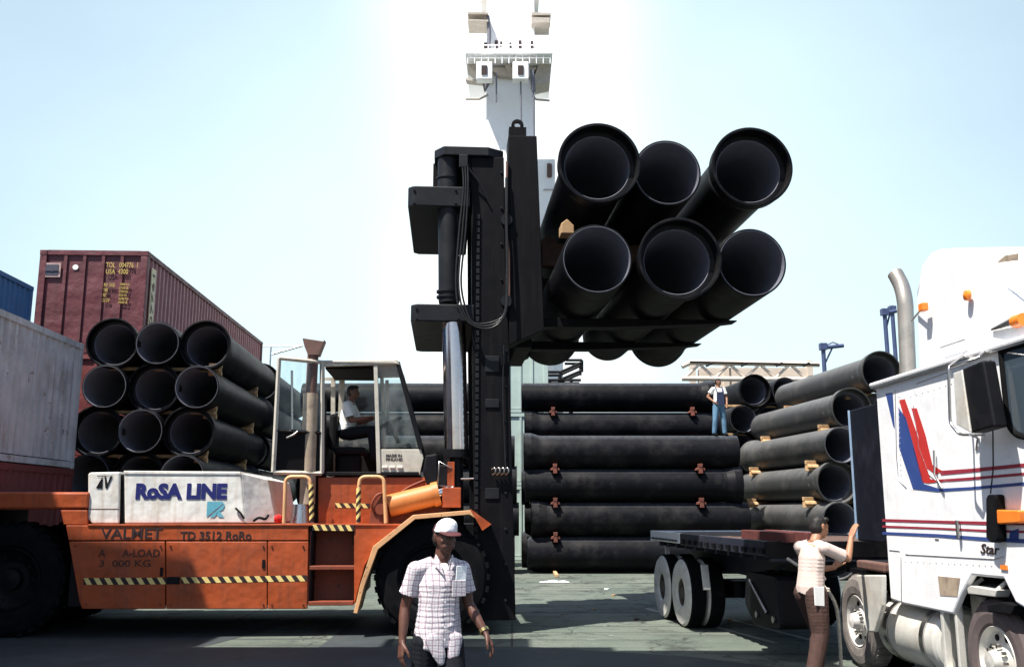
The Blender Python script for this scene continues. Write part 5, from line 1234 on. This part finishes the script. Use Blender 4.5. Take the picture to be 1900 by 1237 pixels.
# white lattice boom beyond the man in overalls
BY = 40
bm = empty('crane_boom', (0, BY, 0), 0, 'white lattice crane boom lying level above the man in overalls', 'crane boom')
def B_(px, py, dy=0): q = W0.py(px, py, BY+dy); return Vector((q.x, dy, q.z))
m = MB()
for dy in (0, 1.4):
    m.tube([B_(1265, 680, dy), B_(1282, 672, dy), B_(1520, 676, dy)], .11, 8); m.tube([B_(1265, 702, dy), B_(1520, 704, dy)], .11, 8)
    xs2 = list(range(1270, 1521, 28))
    for i, x in enumerate(xs2[:-1]): m.tube([B_(x, 675 if i % 2 else 702, dy), B_(x+28, 702 if i % 2 else 675, dy)], .07, 6)
m.build('lattice', 'boom_cream', bm)
m = MB(); m.prism([B_(1297, 682, .6), B_(1500, 682, .6), B_(1500, 720, .6), B_(1297, 720, .6)], (0, .3, 0)); m.build('boom_panel', 'boom_cream', bm)
m = MB()
for x in (1284, 1345, 1500): q = B_(x, 672, .7); m.box((q.x-.12, .5, 0), (q.x+.12, .9, q.z+.05))
m.build('support_post', 'boom_cream', bm)
m = MB(); m.tube([B_(1280, 671, -.15), B_(1520, 676, -.15)], .035, 6)
for x in (1310, 1375, 1440, 1490): m.tube([B_(x, 679, -.15), B_(x+12, 673, -.15)], .05, 6)
m.build('hatch_wire', 'black_paint', bm)
# davits
def davit(px, ptop, y, arm, label, extra=None):
    q = W0.py(px, ptop, y); m = MB(); m.tube([(0,0,0), (0,0,q.z)], .10, 8)
    e = empty('dock_davit', (q.x, y, 0), 0, label, 'davit', 'thin blue posts behind the truck')
    m.build('post', 'davit_blue', e)
    m = MB(); w_ = W0.py(px+arm, ptop, y).x-q.x; s_ = 1 if w_ > 0 else -1
    m.tube([(0,0,q.z-.1), (w_,0,q.z+.0)], .09, 8); m.tube([(0,0,q.z-.9), (w_*.45,0,q.z-.1)], .04, 6); m.tube([(w_*.9,0,q.z), (w_*.5,0,q.z+.15), (0,0,q.z-.05)], .03, 6)
    m.box((-.15, -.15, q.z-.2), (.15, .15, q.z+.1)); m.build('arm', 'davit_blue', e); return e
davit(1527, 641, 42, 38, 'slim blue davit with arm to the right, above the stacked pipes')
davit(1641, 577, 42, 22, 'taller blue davit between the topmost pipe and the exhaust')
davit(1655, 572, 43, 3, 'bare blue post touching the truck exhaust outline')
# thin jib far left, seen above the pipes
m = MB(); e = empty('signal_mast', (W0.py(520, 643, 45).x, 45, 0), 0, 'thin wire aerial mast seen between stacked pipes and forklift exhaust', 'aerial mast')
def A_(px, py): q = W0.py(px, py, 45); return Vector((q.x-e.location.x, 0, q.z))
q = A_(503, 640); m.tube([(q.x, 0, 0), (q.x, 0, A_(503, 643).z)], .05, 6); m.build('post', 'steel', e)
m = MB(); m.tube([A_(482, 642), A_(560, 642)], .03, 6); m.tube([A_(505, 657), A_(562, 641)], .05, 6); m.build('arm', 'steel', e)

# ================================================================== ADDED OVERHEAD SHADE SLABS (behind/above the camera, out of view)
gan = empty('shade_rig', (0, 4, 0), 0, 'added unseen slabs above the camera that shade the foreground', 'light blocker')
H = 11.0
kx, ky = -sdir.x/sdir.z, -sdir.y/sdir.z       # ground shift per metre of height
def over(x0, y0, x1, y1, h=H):                # slab whose shadow covers this ground rectangle
    m.box((x0-kx*h, y0-ky*h-4, h), (x1-kx*h, y1-ky*h-4, h+.35))
m = MB()
over(-14, 9.2, 1.2, 12.9); over(1.25, 11.1, 3.7, 12.6); over(1.25, 9.2, 2.9, 10.4); over(-14, 12.95, -4.3, 14.15); over(-1.75, 12.95, .12, 13.75); over(-16, 14.2, -5.95, 15.6)
m.build('shade_slab', 'black_paint', gan)
m = MB(); 
for x in (-17.5,): m.box((x, -12, 0), (x+.6, -11.4, H)); m.box((x, 4.5, 0), (x+.6, 5.1, H)); m.box((x, -12, H), (x+.6, 5.1, H+.3))
m.build('shade_leg', 'black_paint', gan)
# ================================================================== PEOPLE
def blob(name, chains, voxel, mtn, parent=None, smooth=3, cut=None, deci=None):
    """chains: lists of ((x,y,z), (rx,ry,rz)) swept with ellipsoids, fused to one skin"""
    bm = bmesh.new()
    tmp = bmesh.new(); bmesh.ops.create_icosphere(tmp, subdivisions=2, radius=1)
    base = [v.co.copy() for v in tmp.verts]; tf = [[v.index for v in f.verts] for f in tmp.faces]; tmp.free()
    V, F = [], []
    def ball(c, r):
        b = len(V); V.extend([(c[0]+p.x*r[0], c[1]+p.y*r[1], c[2]+p.z*r[2]) for p in base]); F.extend([[b+i for i in f] for f in tf])
    for ch in chains:
        pts = [(Vector(p), Vector(r if hasattr(r, '__len__') else (r, r, r))) for p, r in ch]
        ball(*pts[0])
        for (p0, r0), (p1, r1) in zip(pts, pts[1:]):
            n = max(1, int((p1-p0).length/(min(min(r0), min(r1))*.32)))
            n = min(n, 40)
            for k in range(1, n+1): t = k/n; ball(p0.lerp(p1, t), r0.lerp(r1, t))
    me = bpy.data.meshes.new(name); me.from_pydata(V, [], F); me.update()
    o = bpy.data.objects.new(name, me); COL.objects.link(o)
    r = o.modifiers.new('r', 'REMESH'); r.mode = 'VOXEL'; r.voxel_size = voxel; r.use_smooth_shade = True
    s = o.modifiers.new('s', 'SMOOTH'); s.iterations = smooth; s.factor = .5
    dg = bpy.context.evaluated_depsgraph_get(); me2 = bpy.data.meshes.new_from_object(o.evaluated_get(dg))
    bpy.data.objects.remove(o); me2.name = name
    b = bmesh.new(); b.from_mesh(me2)
    if cut:
        kill = [f for f in b.faces if cut(f.calc_center_median())]
        bmesh.ops.delete(b, geom=kill, context='FACES')
    for f in b.faces: f.smooth = True
    b.to_mesh(me2); b.free()
    me2.materials.clear(); me2.materials.append(M[mtn])
    ob = bpy.data.objects.new(name, me2); COL.objects.link(ob)
    if parent: ob.parent = parent
    return ob
def V3(*a): return Vector(a)
def hand(wrist, d, nrm, side, s=1.0, curl=.5):
    """five fingers; d points along the hand, nrm out of the palm, side = thumb side vector"""
    d = Vector(d).normalized(); a = Vector(side); a = (a - d*a.dot(d)).normalized(); nrm = Vector(nrm); nrm = (nrm-d*nrm.dot(d)-a*nrm.dot(a)).normalized()
    C = []; w = Vector(wrist)
    fo = [(.030, .072, .0088), (.010, .080, .0092), (-.011, .074, .0088), (-.030, .058, .0078)]
    for off, L, r in fo:
        kn = w + d*.092*s + a*off*s
        C.append([(w+a*off*.45*s, .018*s), (w+d*.045*s+a*off*.85*s, .0165*s), (kn, .0135*s)])
        c = curl*(1+.25*(.01-off)/.03); p = kn; dd = d.copy(); pts = [(p, r*1.15*s)]
        for i, seg in enumerate((.45, .32, .23)):
            dd = (dd*math.cos(c*.7) + nrm*math.sin(c*.7)).normalized() if i else (dd*math.cos(c*.45)+nrm*math.sin(c*.45)).normalized()
            # keep turning in the plane of d and nrm
            p = p + dd*L*seg*s; pts.append((p, r*(1-.1*i)*s)); 
        C.append(pts)
    t0 = w + d*.02*s + a*.022*s; t1 = w + d*.05*s + a*.050*s + nrm*.012*s; t2 = t1 + (d*.75+a*.35+nrm*.35).normalized()*.034*s; t3 = t2 + (d*.9+nrm*.35).normalized()*.026*s
    C.append([(t0, .017*s), (t1, .0125*s), (t2, .0105*s), (t3, .009*s)])
    return C
def head_chains(c, yaw=0, s=1.0, pitch=0):
    """c: centre of the skull; faces -y, turned by yaw"""
    R = Matrix.Rotation(yaw, 3, 'Z') @ Matrix.Rotation(pitch, 3, 'X')
    f = lambda x, y, z: Vector(c) + R @ Vector((x*s, y*s, z*s))
    C = [[(f(0, .008, .025), (.076*s, .092*s, .088*s)), (f(0, -.012, -.01), (.070*s, .080*s, .085*s)), (f(0, -.030, -.060), (.052*s, .055*s, .05*s)), (f(0, -.052, -.092), (.026*s, .024*s, .020*s))]]
    C.append([(f(-.028, -.060, -.055), .026*s), (f(.028, -.060, -.055), .026*s)])       # jaw / mouth mass
    C.append([(f(-.034, -.066, .022), .019*s), (f(.034, -.066, .022), .019*s)])        # brow
    C.append([(f(0, -.086, .012), .009*s), (f(0, -.103, -.022), .012*s)])              # nose
    C.append([(f(-.012, -.094, -.026), .009*s), (f(.012, -.094, -.026), .009*s)])
    C.append([(f(-.018, -.084, -.052), .0085*s), (f(.018, -.084, -.052), .0085*s)])
    C.append([(f(-.014, -.082, -.066), .0085*s), (f(.014, -.082, -.066), .0085*s)])
    for q in (-1, 1):
        C.append([(f(q*.044, -.058, -.018), .020*s)])                                # cheek
        C.append([(f(q*.078, .006, .012), (.008*s, .018*s, .026*s)), (f(q*.077, .004, -.02), (.007*s, .012*s, .014*s))])
    return C, f
def figure(nm_label, loc, rz, J, mats, hair='short', cap=False, voxel=.0075, yaw=0, hpitch=0, hands=None, s=1.0, shoes='rubber', group=None, belly=0, hem=None, extras=None):
    """J: joints in the figure's own axes (faces -y)"""
    p = empty('person', loc, rz, nm_label, 'person', group)
    J = {k: Vector(v) for k, v in J.items()}
    hc, hf = head_chains(J['head'], yaw, s, hpitch)
    ch = list(hc)
    ch.append([(J['neck']+V3(0, .0, -.02), (.062, .058, .05)), (J['head']+V3(0, .02, -.06), (.055, .056, .05))])
    mid = (J['chest']+J['pelvis'])/2
    ch.append([(J['chest']+V3(0, 0, .10), (.13, .085, .06)), (J['chest'], (.155, .108, .10)), (mid, (.142, .104+belly, .10)), (J['pelvis'], (.160, .110, .10))])
    for q in 'lr':
        ch.append([(J['neck']+V3(0, 0, -.06), .055), (J['sh'+q], .058)])
        ch.append([(J['sh'+q], .056), (J['sh'+q].lerp(J['el'+q], .35), .050), (J['el'+q], .038), (J['el'+q].lerp(J['wr'+q], .3), .040), (J['wr'+q], (.027, .027, .027))])
        hp = J['hip'+q]
        ch.append([(hp, .092), (hp.lerp(J['kn'+q], .5), .076), (J['kn'+q], .056), (J['kn'+q].lerp(J['an'+q], .35), .056), (J['an'+q], .038)])
        toe = J.get('toe'+q, J['an'+q]+V3(0, -.17, -.05))
        ch.append([(J['an'+q]+V3(0, .03, -.03), .036), (toe, (.040, .04, .028))])
    hands = hands or {}
    for q in 'lr':
        sx = 1 if q == 'l' else -1       # l = the person's left = +x when facing -y
        hd = hands.get(q, {})
        d = hd.get('d', (J['wr'+q]-J['el'+q])); ch += hand(J['wr'+q], d, hd.get('n', (-sx, 0, 0)), hd.get('t', (0, -1, 0)), 1.05*s, hd.get('curl', .45))
    body = blob('body', ch, voxel, mats['skin'], p, smooth=2)
    # shirt
    g_ = .014
    sc = [[(J['chest']+V3(0, 0, .085), (.120+g_, .085+g_, .07)), (J['chest'], (.150+g_, .110+g_, .10)), (mid, (.143+g_, .110+belly+g_, .10)), (J['pelvis']+V3(0, 0, .02), (.155+g_, .118+belly*.5+g_, .10)), (J['pelvis']+V3(0, 0, -.09), (.160+g_, .118+g_, .04))]]
    sl = mats.get('sleeve', .62)
    for q in 'lr':
        sc.append([(J['neck']+V3(0, .008, -.040), .055), (J['sh'+q]+V3(0, 0, -.006), .062)])
        a, b = J['sh'+q], J['el'+q]
        sc.append([(a, .064), (a.lerp(b, .5), .066), (a.lerp(b, sl+.1), .073)])
    # creases
    rng = random.Random(int(loc[0]*10))
    for k in range(mats.get('folds', 3)):
        z = J['pelvis'].z+.0+k*.10; x = rng.uniform(-.1, .1)
        sc.append([((x-.07+J['pelvis'].x, J['pelvis'].y-.108-belly, z), (.02, .014, .012)), ((x+.04+J['pelvis'].x, J['pelvis'].y-.110-belly, z+rng.uniform(-.03, .09)), (.016, .012, .012))])
    hemz = hem if hem is not None else J['pelvis'].z-.06
    def cut(c):
        if c.z < hemz + .015*math.sin(c.x*22+1): 
            if (c.xy-J['pelvis'].xy).length < .4 and abs(c.x-J['pelvis'].x) < .22: return True
        for q in 'lr':
            a, b = J['sh'+q], J['el'+q]; d = (b-a); t = (c-a).dot(d)/d.dot(d)
            if t > sl+.05 and (c-a.lerp(b, t)).length < .10: return True
        # open collar in front
        n = J['neck']
        if c.z > n.z-.035 and (c-n).length < .085: return True
        if mats.get('vee') and c.z > n.z-.13 and c.y < n.y-.03 and abs(c.x-n.x) < .035*(c.z-(n.z-.13))/.09: return True
        return False
    sh = blob('shirt', sc, voxel*.95, mats['shirt'], p, smooth=8, cut=cut)
    sm = sh.modifiers.new('cloth', 'SOLIDIFY'); sm.thickness = .004; sm.offset = 1
    if mats.get('vee'):
        n = J['neck']
        u = blob('undershirt', [[(n+V3(0, -.02, -.14), (.075, .068, .05)), (n+V3(0, -.015, -.075), (.06, .055, .03))]], voxel, 'shirt_white', p, 2)
        for q in (-1, 1):
            m = MB(); m.prism([n+V3(q*.012, -.118, -.135), n+V3(q*.085, -.075, -.05), n+V3(q*.060, -.055, .012), n+V3(q*.038, -.088, -.03)], (0, -.008, -.004)); m.build('collar', mats['shirt'], sh, bevel=.003)
    # trousers
    tc_ = [[(J['pelvis']+V3(0, 0, .03), (.148+g_, .104+g_, .05)), (J['pelvis']+V3(0, 0, -.05), (.152+g_, .112+g_, .09))]]
    for q in 'lr':
        hp = J['hip'+q]; kw = mats.get('wide', 1); tc_.append([(hp, .105*kw), (hp.lerp(J['kn'+q], .5), .093*kw), (J['kn'+q], .078*kw), (J['kn'+q].lerp(J['an'+q], .5), .074*kw), (J['an'+q]+V3(0, 0, .02), .068*kw)])
        for k in range(3):
            z = .15+k*.12; w_ = J['kn'+q].lerp(J['an'+q], z)
            tc_.append([(w_+V3(-.05, -.06, .0), .012), (w_+V3(.05, -.055, .03), .012)])
    tr = blob('trousers', tc_, voxel*1.1, mats['trousers'], p, smooth=3)
    # shoes
    for q in 'lr':
        an = J['an'+q]; toe = J.get('toe'+q, an+V3(0, -.17, -.05))
        blob('shoe', [[(an+V3(0, .04, -.045), (.045, .045, .042)), (an+V3(0, -.04, -.04), (.045, .05, .04)), (toe, (.047, .045, .034))]], max(voxel, .01), shoes, p, 2)
    # eyes
    for q in (-1, 1):
        m = MB(); c = hf(q*.030, -.076, .004); m.lathe([(-.012, .0005), (-.010, .006), (-.004, .0105), (.004, .010), (.01, .002)], c, hf(0, 1, 0)-hf(0, 0, 0), 12); e_ = m.build('eye', 'eye_white', p)
        m = MB(); c = hf(q*.030, -.0885, .004); m.lathe([(-.002, .0005), (0, .0045)], c, hf(0, 1, 0)-hf(0, 0, 0), 10); m.build('pupil', 'eye_dark', e_)
        m = MB(); m.tube([hf(q*.016, -.087, .022), hf(q*.034, -.087, .027), hf(q*.050, -.074, .020)], .0035*s, 6); m.build('eyebrow', 'hair', p)
    # hair
    R_ = [[(hf(0, .014, .036), (.080*s, .094*s, .086*s)), (hf(0, .035, -.01), (.079*s, .078*s, .08*s))]]
    if hair == 'full': R_.append([(hf(-.03, -.045, .085), (.045, .04, .03)), (hf(.03, -.045, .085), (.045, .04, .03))])
    Ri = Matrix.Rotation(-yaw, 3, 'Z')
    def hcut(c):
        l = Matrix.Rotation(-hpitch, 3, 'X') @ (Ri @ (c-Vector(J['head'])))
        if l.y < -.035 and l.z < .055: return True
        if l.y < .01 and l.z < .0: return True
        return False
    blob('hair', R_, max(voxel, .008), 'hair', p, 2, cut=hcut)
    if cap:
        cw, cm = cap
        def ccut_front(c):
            l = Ri @ (c-Vector(J['head'])); return l.z < .040 or l.y > -.012
        def ccut_back(c):
            l = Ri @ (c-Vector(J['head'])); return l.z < .030 or l.y < -.010
        shape = [[(hf(0, .000, .052), (.090, .104, .074)), (hf(0, -.030, .085), (.078, .062, .058))]]
        c1 = blob('cap_front', shape, .006, cw, p, 2, cut=ccut_front); c2 = blob('cap_back', shape, .006, cm, p, 2, cut=ccut_back)
        bc = [[(hf(0, -.085, .040), (.080, .03, .007)), (hf(0, -.125, .032), (.070, .03, .006)), (hf(0, -.150, .026), (.050, .02, .005))], [(hf(-.07, -.06, .041), .008), (hf(-.045, -.095, .042), .008), (hf(.045, -.095, .042), .008), (hf(.07, -.06, .041), .008)]]
        blob('cap_brim', bc, .005, cm, p, 2)
    return p, J, hf, sh
# ---- the walking man, nearest to the camera
q0 = W0.py(815, 985, 7.0)
J = dict(head=(.035, -.03, 1.595), neck=(.025, -.005, 1.47), chest=(.01, 0, 1.26), pelvis=(.0, .0, .93),
         shr=(-.165, .01, 1.365), shl=(.170, .0, 1.365), elr=(-.230, .06, 1.11), ell=(.225, -.0, 1.12), wrr=(-.255, .0, .875), wrl=(.315, -.13, .935),
         hipr=(-.085, 0, .87), hipl=(.085, 0, .87), knr=(-.10, .03, .48), knl=(.11, -.15, .49), anr=(-.11, .22, .12), anl=(.12, -.18, .085), toer=(-.11, .08, .04), toel=(.12, -.36, .045))
man, JJ, hf, shirt = figure('man in white plaid shirt and white fronted cap walking in front of the big wheel', (q0.x, 7.0, 0), rad(16), J,
    dict(skin='skin_dark', shirt='plaid', trousers='trouser_dark', vee=True, sleeve=.60, folds=1), cap=('cap_white', 'cap_maroon'), voxel=.0062, hpitch=rad(5), yaw=rad(14), hem=.83,
    hands=dict(r=dict(curl=.55, n=(1, .2, 0), t=(.2, -1, 0)), l=dict(d=(.45, -.25, -.85), curl=.75, n=(-.7, .2, -.4), t=(-.2, -1, .0))))
# shirt tails, pocket papers, watch, placket and buttons
m = MB(); m.prism([V3(.09, -.135, 1.235), V3(.165, -.12, 1.235), V3(.18, -.12, 1.40), V3(.10, -.14, 1.40)], (0, -.012, 0)); m.build('pocket_papers', 'paper', man, bevel=.002)
m = MB(); m.prism([V3(.07, -.140, 1.19), V3(.17, -.125, 1.19), V3(.17, -.125, 1.30), V3(.07, -.140, 1.30)], (0, -.014, 0)); m.build('pocket', 'plaid', shirt, bevel=.003)
m = MB(); c = J['wrl']; dd = (Vector(J['wrl'])-Vector(J['ell'])).normalized(); c = Vector(c)-dd*.02; m.lathe([(-.012, .034), (-.012, .037), (.012, .037), (.012, .034)], c, dd, 24); m.build('watch', 'gold', man)
tails = [[((-.05, -.115, .90), (.07, .022, .05)), ((-.015, -.125, .80), (.05, .016, .04)), ((.0, -.125, .745), (.028, .012, .02))], [((.10, -.11, .90), (.06, .022, .05)), ((.09, -.12, .80), (.045, .016, .04)), ((.075, -.12, .725), (.028, .012, .02))]]
blob('shirt_tail', tails, .006, 'plaid', man, 2)
m = MB(); 
for k in range(5): c = V3(.02, -.1445+.004*abs(k-2), 1.24-k*.085); m.cyl(c, c+V3(0, -.004, 0), .006, n=10)
m.build('button', 'paper', shirt)
# ---- the worker leaning on the bulkhead, back to us
q1 = W0.py(1505, 965, 10.5)
J = dict(head=(.03, -.13, 1.60), neck=(.02, -.05, 1.47), chest=(.0, .02, 1.27), pelvis=(.0, .06, .96),
         shr=(-.175, -.02, 1.385), shl=(.18, .03, 1.385), elr=(-.20, -.30, 1.27), ell=(.22, -.16, 1.13), wrr=(-.12, -.43, 1.49), wrl=(.10, -.36, 1.16),
         hipr=(-.085, .06, .90), hipl=(.085, .06, .90), knr=(-.12, .06, .50), knl=(.12, -.12, .50), anr=(-.14, .20, .085), anl=(.13, -.06, .085))
wk, JJ, hf, sh2 = figure('worker in pale shirt and brown trousers leaning on the black bulkhead of the truck', (q1.x, 10.5, 0), rad(112), J,
    dict(skin='skin_tan', shirt='shirt_pink', trousers='trouser_brown', sleeve=.7, wide=1.22), hair='full', voxel=.008, s=1.04, yaw=rad(-5), hpitch=rad(8), hem=.90,
    hands=dict(r=dict(d=(.05, -.45, .85), n=(0, -1, -.3), t=(1, 0, 0), curl=.35), l=dict(d=(.05, -.6, .6), n=(0, -1, -.3), t=(-1, 0, 0), curl=.4)))
m = MB(); m.prism([V3(-.20, .05, .99), V3(-.185, .17, .99), V3(-.185, .17, .80), V3(-.20, .06, .79)], (-.012, 0, 0)); m.build('cloth_rag', 'shirt_white', wk, bevel=.004)
# ---- man in overalls standing on the low stack
topz = BASE+3*PITCHZ+2*PR
q2 = W0.py(1334, 760, 27.6)
J = dict(head=(.0, -.01, 1.575), neck=(0, 0, 1.45), chest=(0, 0, 1.25), pelvis=(0, 0, .93),
         shr=(-.17, 0, 1.37), shl=(.17, 0, 1.37), elr=(-.31, .06, 1.15), ell=(.24, -.02, 1.12), wrr=(-.17, -.06, .99), wrl=(.20, -.12, .93),
         hipr=(-.085, 0, .87), hipl=(.085, 0, .87), knr=(-.14, -.03, .48), knl=(.13, 0, .48), anr=(-.17, .0, .085), anl=(.15, 0, .085))
ov, JJ, hf, sh3 = figure('man in white shirt and blue overalls standing on the low pipe stack, hand on hip', (q2.x, 27.6, topz-.01), rad(10), J,
    dict(skin='skin_tan', shirt='shirt_white', trousers='denim', sleeve=.5), voxel=.013, hpitch=rad(14), yaw=rad(40), hem=.93, s=1.0)
m = MB(); m.prism([V3(-.12, -.125, .90), V3(.12, -.125, .90), V3(.10, -.13, 1.28), V3(-.10, -.13, 1.28)], (0, -.02, 0)); m.tube([V3(-.09, -.135, 1.26), V3(-.10, -.06, 1.43), V3(-.06, .12, 1.30)], .018, 6); m.tube([V3(.09, -.135, 1.26), V3(.10, -.06, 1.43), V3(.06, .12, 1.30)], .018, 6); m.build('overall_bib', 'denim_dark', ov)
# ---- the driver in the cab
ds = 1.0
c = P(655, 728, cy+.65); seatz = P(650, 830, cy+.65).z
hz_ = c.z-.0
J = dict(head=(0, 0, .0), neck=(0, .03, -.13), chest=(0, .06, -.33), pelvis=(0, .10, -.62),
         shr=(-.17, .05, -.22), shl=(.17, .05, -.22), elr=(-.21, -.05, -.47), ell=(.21, -.05, -.47), wrr=(-.14, -.28, -.42), wrl=(.14, -.28, -.42),
         hipr=(-.09, .06, -.66), hipl=(.09, .06, -.66), knr=(-.12, -.36, -.62), knl=(.12, -.36, -.62), anr=(-.12, -.42, -1.02), anl=(.12, -.42, -1.02))
J = {k: (v[0], v[1], v[2]+1.0) for k, v in J.items()}
wx = FK.X + c.x*FK.c - c.y*FK.s; wy = FK.Y + c.x*FK.s + c.y*FK.c
dv_, JJ, hf, sh4 = figure('driver in white shirt with dark hair sitting inside the forklift cab', (wx, wy, hz_-1.0), FK.ang+rad(78), J,
    dict(skin='skin', shirt='shirt_white', trousers='trouser_dark', sleeve=.75), hair='full', voxel=.010, hem=.40,
    hands=dict(r=dict(d=(.1, -.6, .1), n=(0, 0, -1), t=(1, 0, 0), curl=.9), l=dict(d=(-.1, -.6, .1), n=(0, 0, -1), t=(-1, 0, 0), curl=.9)))
